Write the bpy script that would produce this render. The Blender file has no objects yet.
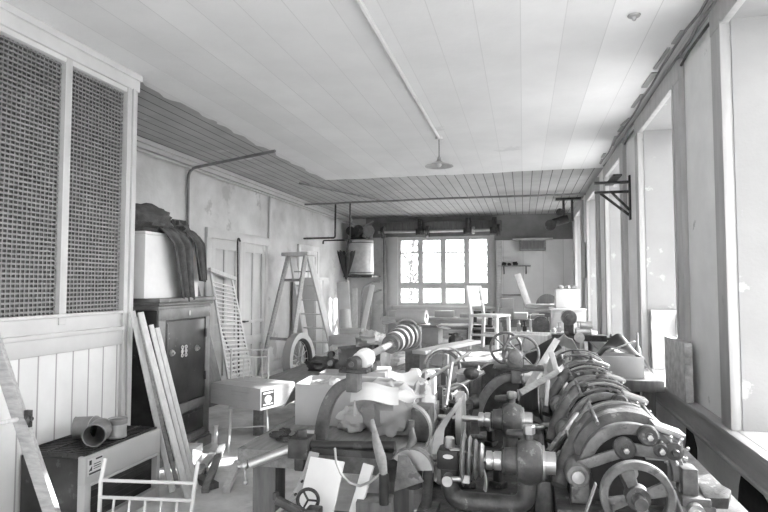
import bpy, math, random
from mathutils import Vector, Matrix
rnd = random.Random(7)
R = math.radians
scn = bpy.context.scene
COL = scn.collection
V = Vector

# ------------------------------------------------------------------ camera
FPX, PSI, TH, EYE = 575.0, math.atan(139/575), math.atan(29/575), 1.7
cam_d = bpy.data.cameras.new('camera'); cam = bpy.data.objects.new('camera', cam_d); COL.objects.link(cam)
cam_d.sensor_width = 36; cam_d.lens = FPX/768*36; cam_d.clip_start = .05
cam.location = (0, 0, EYE); cam.rotation_euler = (math.pi/2+TH, 0, PSI)
scn.camera = cam
_F = V((-math.sin(PSI)*math.cos(TH), math.cos(PSI)*math.cos(TH), math.sin(TH)))
_R = V((math.cos(PSI), math.sin(PSI), 0)); _U = _R.cross(_F)
def at(px, py, X=None, Y=None, Z=None):
    """world point of the place measured at a photo pixel, on a known plane"""
    d = _F*FPX + _R*(px-384) - _U*(py-256)
    t = X/d.x if X is not None else (Y/d.y if Y is not None else (Z-EYE)/d.z)
    return V((0, 0, EYE)) + d*t

# ------------------------------------------------------------------ mesh builder
def frame(o, z, x=None):
    z = V(z).normalized()
    x = V(x) if x is not None else (V((1,0,0)) if abs(z.x) < .9 else V((0,0,1)))
    y = z.cross(x).normalized(); x = y.cross(z).normalized()
    M = Matrix((x, y, z)).transposed().to_4x4(); M.translation = V(o); return M
def TR(x, y, z, rz=0, rx=0, ry=0):
    return Matrix.Translation((x, y, z)) @ Matrix.Rotation(rz, 4, 'Z') @ Matrix.Rotation(ry, 4, 'Y') @ Matrix.Rotation(rx, 4, 'X')
class MB:
    def __init__(s): s.v = []; s.f = []
    def add(s, vs, fs, M=None):
        n = len(s.v)
        s.v += [(M @ V(v)) if M is not None else V(v) for v in vs]
        s.f += [tuple(i+n for i in f) for f in fs]; return s
    def box(s, x0, x1, y0, y1, z0, z1, M=None):
        j = [rnd.uniform(-.0006, .0006) for _ in range(6)]   # no two boxes ever share a plane exactly
        vs = [(x, y, z) for x in (x0+j[0], x1+j[1]) for y in (y0+j[2], y1+j[3]) for z in (z0+j[4], z1+j[5])]
        return s.add(vs, [(0,1,3,2),(4,6,7,5),(0,4,5,1),(2,3,7,6),(0,2,6,4),(1,5,7,3)], M)
    def beam(s, a, b, w, t, up=(0,0,1)):
        """bar from a to b, w across, t along 'up'"""
        a, b = V(a), V(b); d = b-a
        if abs(d.normalized().dot(V(up))) > .98: up = (0,1,0)
        y = V(up).cross(d).normalized()
        M = Matrix((d.normalized(), y, d.normalized().cross(y))).transposed().to_4x4(); M.translation = a
        return s.box(0, d.length, -w/2, w/2, -t/2, t/2, M)
    def tube(s, pts, r, n=10, cap=True, closed=False):
        pts = [V(p) for p in pts]; k = len(pts)
        rs = list(r) if isinstance(r, (list, tuple)) else [r]*k
        T = []
        for i in range(k):
            if closed: t = pts[(i+1) % k]-pts[i-1]
            else: t = pts[min(i+1, k-1)]-pts[max(i-1, 0)]
            T.append(t.normalized() if t.length > 1e-9 else V((0,0,1)))
        x = T[0].orthogonal().normalized(); vs = []; fs = []
        for i in range(k):
            x = (x - T[i]*x.dot(T[i])); x = x.normalized() if x.length > 1e-6 else T[i].orthogonal().normalized()
            y = T[i].cross(x)
            for j in range(n):
                a = 2*math.pi*j/n; vs.append(pts[i] + (x*math.cos(a)+y*math.sin(a))*rs[i])
        for i in range(k if closed else k-1):
            for j in range(n):
                i2 = (i+1) % k
                fs.append((i*n+j, i*n+(j+1) % n, i2*n+(j+1) % n, i2*n+j))
        if cap and not closed: fs += [tuple(reversed(range(n))), tuple(range((k-1)*n, k*n))]
        return s.add(vs, fs)
    def lathe(s, prof, M=None, n=24, closed=False):
        k = len(prof); vs = []; fs = []
        for r, z in prof:
            for j in range(n):
                a = 2*math.pi*j/n; vs.append((r*math.cos(a), r*math.sin(a), z))
        for i in range(k if closed else k-1):
            i2 = (i+1) % k
            for j in range(n): fs.append((i*n+j, i*n+(j+1) % n, i2*n+(j+1) % n, i2*n+j))
        if not closed: fs += [tuple(reversed(range(n))), tuple(range((k-1)*n, k*n))]
        return s.add(vs, fs, M)
    def cyl(s, a, b, r, n=20, r2=None):
        a, b = V(a), V(b); L = (b-a).length
        return s.lathe([(r, 0), (r if r2 is None else r2, L)], frame(a, b-a), n)
    def ball(s, c, r, n=16, sc=(1,1,1)):
        k = 10
        pr = [(max(r*math.sin(math.pi*i/k), r*.01), -r*math.cos(math.pi*i/k)) for i in range(k+1)]
        return s.lathe(pr, Matrix.Translation(V(c)) @ Matrix.Diagonal((sc[0], sc[1], sc[2], 1)), n)
    def ring(s, c, ax, R_, r, n=36, m=8, a0=0, a1=None, x=None):
        M = frame(c, ax, x)
        if a1 is None:
            return s.tube([M @ V((R_*math.cos(2*math.pi*i/n), R_*math.sin(2*math.pi*i/n), 0)) for i in range(n)], r, m, closed=True)
        return s.tube([M @ V((R_*math.cos(a0+(a1-a0)*i/n), R_*math.sin(a0+(a1-a0)*i/n), 0)) for i in range(n+1)], r, m)
    def prism(s, poly, t, M=None, z0=0):
        n = len(poly)
        vs = [(p[0], p[1], z0) for p in poly]+[(p[0], p[1], z0+t) for p in poly]
        fs = [tuple(reversed(range(n))), tuple(range(n, 2*n))]+[(i, (i+1) % n, n+(i+1) % n, n+i) for i in range(n)]
        return s.add(vs, fs, M)
    def band(s, M, r0, r1, t, a0, a1, n=24):
        """flat curved strip in local XY between two radii, thickness t"""
        vs = []; fs = []
        for i in range(n+1):
            a = a0+(a1-a0)*i/n; c, q = math.cos(a), math.sin(a)
            vs += [(r0*c, r0*q, 0), (r1*c, r1*q, 0), (r1*c, r1*q, t), (r0*c, r0*q, t)]
        for i in range(n):
            for j in range(4): fs.append((4*i+j, 4*i+(j+1) % 4, 4*i+4+(j+1) % 4, 4*i+4+j))
        fs += [(3,2,1,0), (4*n, 4*n+1, 4*n+2, 4*n+3)]
        return s.add(vs, fs, M)
    def sheet(s, fn, nu, nv, th=.004):
        g = [[V(fn(i/nu, j/nv)) for j in range(nv+1)] for i in range(nu+1)]
        vs = []; fs = []; W = nv+1; N = (nu+1)*W
        nor = []
        for i in range(nu+1):
            for j in range(W):
                du = g[min(i+1, nu)][j]-g[max(i-1, 0)][j]; dv = g[i][min(j+1, nv)]-g[i][max(j-1, 0)]
                q = du.cross(dv); nor.append(q.normalized() if q.length > 1e-9 else V((0,0,1)))
        for i in range(nu+1):
            for j in range(W): vs.append(g[i][j])
        for i in range(nu+1):
            for j in range(W): vs.append(g[i][j]-nor[i*W+j]*th)
        for i in range(nu):
            for j in range(nv):
                a, b, c, d = i*W+j, i*W+j+1, (i+1)*W+j+1, (i+1)*W+j
                fs += [(d, c, b, a), (a+N, b+N, c+N, d+N)]
        for i in range(nu):
            for j in (0, nv):
                a, d = i*W+j, (i+1)*W+j; fs.append((a, d, d+N, a+N) if j else (d, a, a+N, d+N))
        for j in range(nv):
            for i in (0, nu):
                a, b = i*W+j, i*W+j+1; fs.append((b, a, a+N, b+N) if i else (a, b, b+N, a+N))
        return s.add(vs, fs)
    def lump(s, c, sx, sy, sz, seed=0, amp=.18, n=22, k=14, fr=2.2, flat=True):
        """a soft irregular bundle standing on c.z"""
        from mathutils import noise
        vs = []; fs = []
        for i in range(k+1):
            t = math.pi*i/k
            for j in range(n):
                a = 2*math.pi*j/n
                d = V((math.sin(t)*math.cos(a), math.sin(t)*math.sin(a), -math.cos(t)))
                q = 1+amp*noise.noise(d*fr+V((seed*7.3, seed, 0)))*1.6
                p = V((d.x*sx*q, d.y*sy*q, d.z*sz*q))
                if flat: p.z = max(p.z, -sz*.72)
                vs.append(V(c)+V((0,0,sz*.72 if flat else 0))+p)
        for i in range(k):
            for j in range(n): fs.append((i*n+j, i*n+(j+1) % n, (i+1)*n+(j+1) % n, (i+1)*n+j))
        return s.add(vs, fs)
    def build(s, name, m, parent=None, w=False, bevel=0, smooth=35, label=None, loc=None, rot=None):
        me = bpy.data.meshes.new(name)
        vs = s.v
        if w and parent is not None:
            r = parent
            while r.parent: r = r.parent
            Mi = r.matrix_basis.inverted(); vs = [Mi @ v for v in vs]
        if w and parent is None and loc is not None:
            vs = [v-V(loc) for v in vs]
        me.from_pydata([tuple(v) for v in vs], [], s.f); me.validate()
        o = bpy.data.objects.new(name, me); COL.objects.link(o)
        me.materials.append(m)
        if parent is not None: o.parent = parent
        elif loc is not None: o.location = loc
        if rot is not None: o.rotation_euler = rot
        import bmesh
        b = bmesh.new(); b.from_mesh(me)
        bmesh.ops.remove_doubles(b, verts=b.verts, dist=1e-6)
        bmesh.ops.recalc_face_normals(b, faces=b.faces)
        if bevel:
            es = [e for e in b.edges if len(e.link_faces) == 2 and e.calc_face_angle(0) > R(40)]
            bmesh.ops.bevel(b, geom=es, offset=bevel, segments=2, profile=.5, affect='EDGES', clamp_overlap=True)
        b.to_mesh(me); b.free()
        if smooth:
            me.shade_smooth(); me.set_sharp_from_angle(angle=R(smooth))
        if label: o['label'] = label
        return o
def tag(o, label, cat, group=None, kind=None):
    if label: o['label'] = label
    if cat: o['category'] = cat
    if group: o['group'] = group
    if kind: o['kind'] = kind
    return o
def thing(name, label, cat, loc=(0,0,0), rz=0, group=None, rx=0, ry=0):
    o = bpy.data.objects.new(name, None); COL.objects.link(o); o.empty_display_size = .1
    o.location = loc; o.rotation_euler = (rx, ry, rz)
    o.matrix_basis = Matrix.Translation(V(loc)) @ Matrix.Rotation(rz, 4, 'Z') @ Matrix.Rotation(ry, 4, 'Y') @ Matrix.Rotation(rx, 4, 'X')
    return tag(o, label, cat, group)
def struct(name, mb, m, parent=None, bevel=0, smooth=35):
    o = mb.build(name, m, parent, bevel=bevel, smooth=smooth)
    if parent is None: o['kind'] = 'structure'
    return o
def dup(o, loc=None, rz=None, label=None, parent=None):
    c = o.copy(); COL.objects.link(c)
    if parent is not None: c.parent = parent
    if loc is not None: c.location = loc
    if rz is not None: c.rotation_euler.z = rz
    if label: c['label'] = label
    for ch in [x for x in bpy.data.objects if x.parent == o]: dup(ch, parent=c)
    return c

# ------------------------------------------------------------------ materials
def mat(name, g, rough=.6, metal=0., var=.15, scale=6., bump=.0, bscale=45., stain=None, stretch=None, lines=None, spec=.35):
    """g base grey; stain=(grey, scale, threshold) patches; stretch=(x,y,z) grain; lines=(axis, spacing, width, grey) board joints"""
    m = bpy.data.materials.new(name); m.use_nodes = True
    nt = m.node_tree; N = nt.nodes; L = nt.links
    b = N['Principled BSDF']; b.inputs['Roughness'].default_value = rough; b.inputs['Metallic'].default_value = metal
    b.inputs['Specular IOR Level'].default_value = spec
    tc = N.new('ShaderNodeTexCoord'); src = tc.outputs['Object']
    if stretch:
        mp = N.new('ShaderNodeMapping'); mp.inputs['Scale'].default_value = stretch; L.new(src, mp.inputs['Vector']); vec = mp.outputs['Vector']
    else: vec = src
    def noise(v, sc, det=5, ro=.6):
        n = N.new('ShaderNodeTexNoise'); n.inputs['Scale'].default_value = sc; n.inputs['Detail'].default_value = det
        n.inputs['Roughness'].default_value = ro; L.new(v, n.inputs['Vector']); return n.outputs['Fac']
    def ramp(fac, a, c, pa=.3, pb=.7):
        r = N.new('ShaderNodeValToRGB'); e = r.color_ramp.elements
        e[0].position = pa; e[1].position = pb; e[0].color = (a,a,a,1); e[1].color = (c,c,c,1); L.new(fac, r.inputs['Fac']); return r.outputs['Color']
    def mix(fac, a, c):
        x = N.new('ShaderNodeMix'); x.data_type = 'RGBA'; L.new(fac, x.inputs[0]); L.new(a, x.inputs[6])
        if isinstance(c, float): x.inputs[7].default_value = (c,c,c,1)
        else: L.new(c, x.inputs[7])
        return x.outputs[2]
    c = ramp(noise(vec, scale), max(g*(1-var), .004), min(g*(1+var), .95))
    if stain:
        sg, ss, st = stain
        c = mix(ramp(noise(src, ss, 8, .65), 0, 1, st, st+.04), c, float(sg))
    if lines:
        ax, sp, wd, lg = lines
        sx = N.new('ShaderNodeSeparateXYZ'); L.new(src, sx.inputs[0])
        d = N.new('ShaderNodeMath'); d.operation = 'DIVIDE'; d.inputs[1].default_value = sp; L.new(sx.outputs[ax], d.inputs[0])
        fr = N.new('ShaderNodeMath'); fr.operation = 'FRACT'; L.new(d.outputs[0], fr.inputs[0])
        lt = N.new('ShaderNodeMath'); lt.operation = 'LESS_THAN'; lt.inputs[1].default_value = wd/sp; L.new(fr.outputs[0], lt.inputs[0])
        fl = N.new('ShaderNodeMath'); fl.operation = 'FLOOR'; L.new(d.outputs[0], fl.inputs[0])
        wn = N.new('ShaderNodeTexWhiteNoise'); wn.noise_dimensions = '1D'; L.new(fl.outputs[0], wn.inputs['W'])
        mr = N.new('ShaderNodeMapRange'); mr.inputs[3].default_value = .94; mr.inputs[4].default_value = 1.04; L.new(wn.outputs['Value'], mr.inputs[0])
        mu = N.new('ShaderNodeVectorMath'); mu.operation = 'SCALE'; L.new(c, mu.inputs[0]); L.new(mr.outputs[0], mu.inputs['Scale'])
        c = mix(lt.outputs[0], mu.outputs[0], float(lg))
    L.new(c, b.inputs['Base Color'])
    if bump:
        bp = N.new('ShaderNodeBump'); bp.inputs['Strength'].default_value = bump; bp.inputs['Distance'].default_value = .01
        L.new(noise(vec, bscale, 4), bp.inputs['Height']); L.new(bp.outputs['Normal'], b.inputs['Normal'])
    return m
M_ = dict(
 plaster = mat('ceiling_plaster', .78, .85, var=.05, scale=1.5, bump=.25, bscale=14, lines=(0, .31, .007, .66), stain=(.68, .8, .66)),
 woodceil = mat('ceiling_boards', .42, .6, var=.12, scale=2, lines=(0, .165, .016, .12), stain=(.55, 1.1, .62)),
 wall = mat('old_wall_plaster', .58, .9, var=.18, scale=1.6, bump=.4, bscale=22, stain=(.44, 1.3, .6)),
 pier = mat('window_pier_plaster', .8, .9, var=.06, scale=3, bump=.3, bscale=25, stain=(.52, 2.2, .66)),
 reveal = mat('window_reveal_dimmed_paint', .29, .8, var=.06, scale=3, bump=.2, stain=(.42, 3.5, .62)),  # white jambs coloured darker to offset the strong daylight on them
 lowwall = mat('stained_wall_render', .56, .9, var=.18, scale=2.4, bump=.45, bscale=26, stain=(.42, 1.6, .62)),
 floor = mat('dusty_concrete', .60, .85, var=.25, scale=3, bump=.25, stain=(.7, 2.5, .6)),
 trim = mat('grey_painted_casing', .42, .55, var=.14, scale=3, stretch=(4, 4, .6), stain=(.36, 6, .66)),
 sillgrey = mat('grey_painted_sill_board', .36, .55, var=.2, scale=3, stretch=(4, .5, 4)),
 white = mat('white_gloss_paint', .66, .6, var=.07, scale=4),
 palewood = mat('pale_raw_wood', .60, .7, var=.14, scale=5, stretch=(8, 8, .7)),
 partwood = mat('partition_paint', .68, .5, var=.06, scale=4, lines=(1, .165, .014, .33)),
 railpaint = mat('partition_rail_paint', .52, .5, var=.06, scale=4),
 wood = mat('worn_wood', .21, .7, var=.25, scale=5, stretch=(7, .9, 7), stain=(.13, 4, .62)),
 darkwood = mat('dark_wood', .13, .55, var=.3, scale=5, stretch=(6, 6, .8)),
 oldwood = mat('grey_old_wood', .4, .75, var=.25, scale=6, stretch=(1, 7, 7)),
 iron = mat('dark_cast_iron', .05, .45, .3, var=.5, scale=14, bump=.4, bscale=45, stain=(.13, 12, .60)),
 steel = mat('grey_machine_paint', .10, .42, .25, var=.5, scale=12, bump=.35, bscale=40, stain=(.25, 11, .59)),
 lightsteel = mat('dusty_machine_paint', .165, .45, .2, var=.45, scale=12, bump=.35, bscale=40, stain=(.10, 11, .59)),
 bright = mat('bright_steel', .5, .3, .8, var=.15, scale=14),
 dark = mat('black_enamel', .03, .4, .1, var=.4, scale=8, stain=(.07, 6, .6)),
 safe = mat('dark_safe_enamel', .035, .3, .1, var=.45, scale=5, stain=(.12, 9, .64)),
 safetrim = mat('grey_safe_moulding', .16, .4, .1, var=.3, scale=6, stain=(.25, 8, .63)),
 cloth = mat('dark_cloth', .075, .95, var=.35, scale=14, bump=.4, bscale=90),
 canvas = mat('pale_canvas', .5, .95, var=.12, scale=6, bump=.3, bscale=30),
 card = mat('brown_cardboard', .30, .85, var=.1, scale=5),
 cardlight = mat('light_cardboard', .40, .85, var=.08, scale=5),
 paper = mat('white_paper', .54, .8, var=.05, scale=5),
 sack = mat('brown_paper_sack', .38, .85, var=.12, scale=6, bump=.3, bscale=18),
 plastic = mat('white_tube_enamel', .55, .3, var=.04, scale=6),
 heater = mat('heater_front_enamel', .42, .35, var=.05, scale=4),
 rubber = mat('black_rubber', .035, .7, var=.3, scale=8),
 belt = mat('leather_belt', .34, .6, var=.2, scale=9),
 pipe = mat('grey_pipe_paint', .22, .5, .2, var=.2, scale=8),
 tin = mat('dull_tin', .42, .4, .5, var=.2, scale=6),
 board = mat('pale_wall_boarding', .66, .8, var=.06, scale=3, lines=(0, .52, .014, .48)),
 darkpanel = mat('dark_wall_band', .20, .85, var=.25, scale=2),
 mesh = mat('wire_mesh_grey', .21, .5, .2, var=.1, scale=5),
 backing = mat('mesh_backing', .09, .8, var=.2, scale=3),
 leaf = mat('tree_leaf', .6, .7, var=.3, scale=3),
 ground = mat('outdoor_ground', .35, .9, var=.2, scale=.6),
)
def glass_mat():
    m = bpy.data.materials.new('window_glass'); m.use_nodes = True; N = m.node_tree.nodes; L = m.node_tree.links
    N.remove(N['Principled BSDF']); out = N['Material Output']
    t = N.new('ShaderNodeBsdfTransparent'); t.inputs[0].default_value = (.93,.93,.93,1)
    g = N.new('ShaderNodeBsdfGlossy'); g.inputs['Roughness'].default_value = .03
    x = N.new('ShaderNodeMixShader'); x.inputs[0].default_value = .05
    L.new(t.outputs[0], x.inputs[1]); L.new(g.outputs[0], x.inputs[2]); L.new(x.outputs[0], out.inputs['Surface']); return m
M_['glass'] = glass_mat()

# ------------------------------------------------------------------ light
SKY = (.75, ((.76, .55, .33), -.05, 1.0, 9.5), ((-.6, -.75, .3), .2, 1.0, 2.2))   # clear sky, haze round the sun, added fill lobe opposite
w = bpy.data.worlds.new('sky'); scn.world = w; w.use_nodes = True
bgn = w.node_tree.nodes['Background']; bgn.inputs[0].default_value = (1,1,1,1)
# hazy white sky, brighter on the sun's side
_n = w.node_tree.nodes; _l = w.node_tree.links
_tc = _n.new('ShaderNodeTexCoord'); _acc = None
for _d, _lo, _hi, _s in SKY[1:]:
    _dp = _n.new('ShaderNodeVectorMath'); _dp.operation = 'DOT_PRODUCT'
    _dp.inputs[1].default_value = V(_d).normalized(); _l.new(_tc.outputs['Generated'], _dp.inputs[0])
    _mr = _n.new('ShaderNodeMapRange'); _mr.interpolation_type = 'SMOOTHSTEP'
    for _i, _v in zip((1, 2, 3, 4), (_lo, _hi, 0, _s)): _mr.inputs[_i].default_value = _v
    _l.new(_dp.outputs['Value'], _mr.inputs[0])
    _ad = _n.new('ShaderNodeMath'); _ad.inputs[1].default_value = SKY[0]; _l.new(_mr.outputs[0], _ad.inputs[0])
    if _acc is not None: _l.new(_acc, _ad.inputs[1])
    _acc = _ad.outputs[0]
_l.new(_acc, bgn.inputs[1])
sd = bpy.data.lights.new('sun', 'SUN'); sd.energy = 14; sd.angle = R(1.2)
so = bpy.data.objects.new('sun', sd); COL.objects.link(so); so.location = (12, 12, 8)
so.rotation_euler = V((-1, -.74, -.61)).to_track_quat('-Z', 'Y').to_euler()
scn.view_settings.view_transform = 'Standard'; scn.view_settings.look = 'None'
scn.view_settings.exposure = 1.3; scn.view_settings.gamma = 1.0
cy = scn.cycles
cy.max_bounces = 10; cy.diffuse_bounces = 7; cy.transparent_max_bounces = 12; cy.use_denoising = True
cy.caustics_reflective = False; cy.caustics_refractive = False
# ------------------------------------------------------------------ the room
XR, XP, XL, YB, YF, H = 1.3, -3.4, -4.9, 16.0, -3.2, 3.6
WT = .55                                   # thickness of the window wall
struct('floor', MB().box(XL-.2, XR+WT, YF-.2, YB+.4, -.12, 0), M_['floor'])
cb = MB().box(XP-.05, XR+WT, YF-.2, 9.8, H, H+.16)
# broken plaster lip along the edge towards the boarded ceiling
pl = [(XP-.05, -3.0)] ; y = 4.4; edge = []
while y < 9.7: edge.append((XP-.05-rnd.uniform(-.03, .07), y)); y += rnd.uniform(.08, .22)
x = XP-.05
edge2 = []
while x < XR: edge2.append((x, 9.8+rnd.uniform(-.02, .05))); x += rnd.uniform(.1, .25)
cb.prism([(XP+.3, 4.4)]+edge+edge2+[(XR, 9.8), (XR, 9.6), (XP+.3, 9.6)][0:3], .03, TR(0, 0, H-.002))
struct('ceiling', cb, M_['plaster'], smooth=0)
struct('ceiling_boards', MB().box(XL-.2, XP, 4.4, 9.9, H+.02, H+.18).box(XL-.2, XR+WT, 9.8, YB+.4, H+.02, H+.18), M_['woodceil'], smooth=0)
# right wall with deep window openings
OPEN = [(-2.95, -1.45), (-.2, 1.3), (2.5, 4.03), (5.27, 6.78), (8.0, 9.42), (10.65, 12.1), (13.35, 14.85)]
ZS, ZT = .80, 3.36
ys = [YF-.2]+[v for o in OPEN for v in o]+[YB+.4]
low = MB().box(XR, XR+WT, YF-.2, YB+.4, 0, ZS-.05)
struct('wall_right_lower', low, M_['lowwall'], smooth=0)
up = MB().box(XR, XR+WT, YF-.2, YB+.4, ZT+.06, H+.2)
for i in range(0, len(ys), 2): up.box(XR, XR+WT, ys[i], ys[i+1], ZS-.05, ZT+.06)
struct('wall_right', up, M_['pier'], smooth=0)
for n, (a, b) in enumerate(OPEN):
    k = n+1
    # painted reveal lining, window, casing
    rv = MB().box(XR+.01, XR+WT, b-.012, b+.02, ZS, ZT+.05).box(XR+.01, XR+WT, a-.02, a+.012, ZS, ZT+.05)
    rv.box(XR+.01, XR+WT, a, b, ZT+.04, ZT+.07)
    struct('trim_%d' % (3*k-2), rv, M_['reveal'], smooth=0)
    cs = MB()
    for s, e in ((a-.21, a), (b, b+.21)): cs.box(XR-.045, XR, s, e, ZS-.04, ZT+.2)
    cs.box(XR-.05, XR, a-.21, b+.21, ZT+.02, ZT+.2)
    for s, e in ((a-.03, a+.005), (b-.005, b+.03)): cs.box(XR-.055, XR+.012, s, e, ZS, ZT+.05)
    struct('trim_%d' % (3*k-1), cs, M_['trim'], bevel=.005)
    struct('trim_%d' % (3*k), MB().box(XR-.02, XR+WT, a+.003, b-.003, ZS-.06, ZS), M_['white'], bevel=.006)
    fr = MB(); xg = XR+WT-.1
    for s, e in ((a, a+.07), (b-.07, b), ((a+b)/2-.045, (a+b)/2+.045)): fr.box(xg, xg+.07, s, e, ZS, ZT+.04)
    for z in (ZS, ZT-.03, 2.62): fr.box(xg, xg+.07, a, b, z, z+.07)
    for z in (1.42, 2.02): fr.box(xg+.015, xg+.055, a, b, z, z+.03)
    wo = struct('window_%d' % k, fr, M_['white'])
    MB().box(xg+.03, xg+.036, a+.01, b-.01, ZS+.01, ZT+.03).build('pane', M_['glass'], wo)
# the long grey board below the windows and its moulding
sb = MB().box(XR-.055, XR, YF, YB, ZS-.19, ZS-.01).box(XR-.085, XR, YF, YB, ZS-.035, ZS-.005).box(XR-.075, XR, YF, YB, ZS-.215, ZS-.19).box(XR-.03, XR, YF, YB, ZS-.245, ZS-.215)
struct('trim_31', sb, M_['sillgrey'], bevel=.005)
# back wall with its wide window
W0, W1, WZ0, WZ1 = -3.46, -.87, 1.12, 3.02
bw = MB().box(XL-.2, W0, YB, YB+.3, 0, H+.2).box(W1, XR+WT, YB, YB+.3, 0, H+.2).box(W0, W1, YB, YB+.3, 0, WZ0).box(W0, W1, YB, YB+.3, WZ1, H+.2)
struct('wall_back', bw, M_['wall'], smooth=0)
fr = MB()
for x in (W0, W1-.09): fr.box(x, x+.09, YB+.02, YB+.12, WZ0, WZ1)
for k in (1, 2, 3):
    x = W0+(W1-W0)*k/4; fr.box(x-.075, x+.075, YB+.02, YB+.12, WZ0, WZ1)
for z, t in ((WZ0, .09), (WZ1-.06, .06), (1.60, .17)): fr.box(W0, W1, YB+.02, YB+.12, z, z+t)
fr.box(W0, W1, YB+.03, YB+.11, 2.59, 2.63)
wo = struct('window_8', fr, M_['railpaint'])
for k in range(4):
    x0 = W0+(W1-W0)*k/4
    MB().box(x0+.02, x0+(W1-W0)/4-.02, YB+.06, YB+.066, WZ0+.02, WZ1-.02).build('pane', M_['glass'], wo)
struct('trim_32', MB().box(W0-.12, W1+.12, YB-.12, YB, WZ0-.07, WZ0).box(W0-.3, W0, YB-.04, YB, WZ0, WZ1+.05).box(W1, W1+.12, YB-.04, YB, WZ0, WZ1+.05), M_['railpaint'], bevel=.006)
struct('trim_33', MB().box(-.62, XR-.002, YB-.03, YB, .9, 2.92), M_['board'], smooth=0)
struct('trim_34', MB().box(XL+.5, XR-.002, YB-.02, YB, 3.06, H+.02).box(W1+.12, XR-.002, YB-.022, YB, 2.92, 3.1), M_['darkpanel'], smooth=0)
# left wall of the far half, with the panelled double door
DY0, DY1, DZ = 8.3, 10.28, 2.46
lw = MB().box(XL-.3, XL, 4.3, YB+.4, 0, H+.2)
struct('wall_left', lw, M_['wall'], smooth=0)
d = MB().box(XL, XL+.05, DY0-.14, DY0, 0, DZ+.14).box(XL, XL+.05, DY1, DY1+.14, 0, DZ+.14).box(XL, XL+.06, DY0-.14, DY1+.14, DZ, DZ+.16)
dm = (DY0+DY1)/2
d.box(XL, XL+.02, DY0, DY1, 0, DZ).box(XL, XL+.06, dm-.05, dm+.05, 0, DZ)
for a, b in ((DY0, dm-.05), (dm+.05, DY1)):
    for s, e in ((a, a+.13), (b-.13, b), ((a+b)/2-.05, (a+b)/2+.05)): d.box(XL, XL+.045, s, e, .0, DZ)
    for z0, z1 in ((0, .2), (.62, .78), (DZ-.17, DZ), (1.0, 1.06)): d.box(XL, XL+.045, a, b, z0, z1)
do = struct('door_1', d, M_['railpaint'], bevel=.006)
MB().cyl((XL+.04, dm+.1, 1.05), (XL+.1, dm+.1, 1.05), .018).cyl((XL+.1, dm+.1, 1.05), (XL+.1, dm+.2, 1.05), .013).build('door_handle', M_['iron'], do)
d = MB()
d.box(XL, XL+.05, 12.0, 12.12, 0, 2.6).box(XL, XL+.05, 13.2, 13.32, 0, 2.6).box(XL, XL+.05, 12.0, 13.32, 2.5, 2.62).box(XL, XL+.02, 12.1, 13.2, 0, 2.5)
for s, e in ((12.12, 12.24), (13.08, 13.2), (12.62, 12.7)): d.box(XL, XL+.04, s, e, 0, 2.5)
for z in (0, .8, 1.5, 2.38): d.box(XL, XL+.04, 12.12, 13.2, z, z+.12)
struct('door_2', d, M_['white'], bevel=.006)
struct('trim_35', MB().box(XL, XL+.05, 4.5, DY0-.14, 0, .18).box(XL, XL+.05, DY1+.14, 12, 0, .18).box(XL, XL+.05, 13.32, YB, 0, .18), M_['railpaint'], bevel=.006)
struct('trim_36', MB().box(XL, XL+.06, 4.5, YB, H-.1, H+.02).box(XL, XL+.1, 4.5, YB, H-.04, H+.02), M_['railpaint'], bevel=.006)
# partition: boarded below, wire mesh panels above, heavy top rail
pw = MB().box(XP-.08, XP, YF, 4.33, 0, 1.2)
struct('wall_partition', pw, M_['partwood'], smooth=0)
rl = MB().box(XP-.09, XP+.025, YF, 4.33, 1.19, 1.32).box(XP-.09, XP+.045, YF, 4.33, 1.31, 1.345).box(XP-.09, XP+.012, YF, 4.33, 1.34, 1.47).box(XP-.09, XP+.03, YF, 4.33, 1.455, 1.48)
rl.box(XP-.09, XP+.03, 4.33, 4.46, 0, 3.45).box(XP-.09, XP+.05, 4.38, 4.41, 0, 3.45)
for yy in (3.63, 2.72, 1.8, .88): rl.box(XP-.08, XP+.02, yy, yy+.07, 1.4, 3.45)
struct('trim_37', rl, M_['railpaint'], bevel=.005)
tp = MB().box(XP-.12, XP+.02, YF, 4.47, 3.40, 3.5).box(XP-.12, XP+.04, YF, 4.48, 3.44, 3.56).box(XP-.12, XP+.06, YF, 4.49, 3.54, 3.6)
struct('trim_38', tp, M_['white'], bevel=.012)
struct('wall_partition_end', MB().box(XL, XP-.09, 4.35, 4.43, 0, H+.1), M_['wall'], smooth=0)
ms = MB(); sp = .038; y = YF+.02
while y < 4.33:
    ms.beam((XP-.03, y, 1.46), (XP-.03, y, 3.42), .011, .011); y += sp
z = 1.47
while z < 3.42:
    ms.beam((XP-.024, YF, z), (XP-.024, 4.33, z), .011, .014); z += sp*.9
struct('wall_partition_mesh', ms, M_['mesh'], smooth=0)
struct('wall_partition_back', MB().box(XP-.075, XP-.06, YF, 4.33, 1.38, 3.45), M_['backing'], smooth=0)
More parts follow.
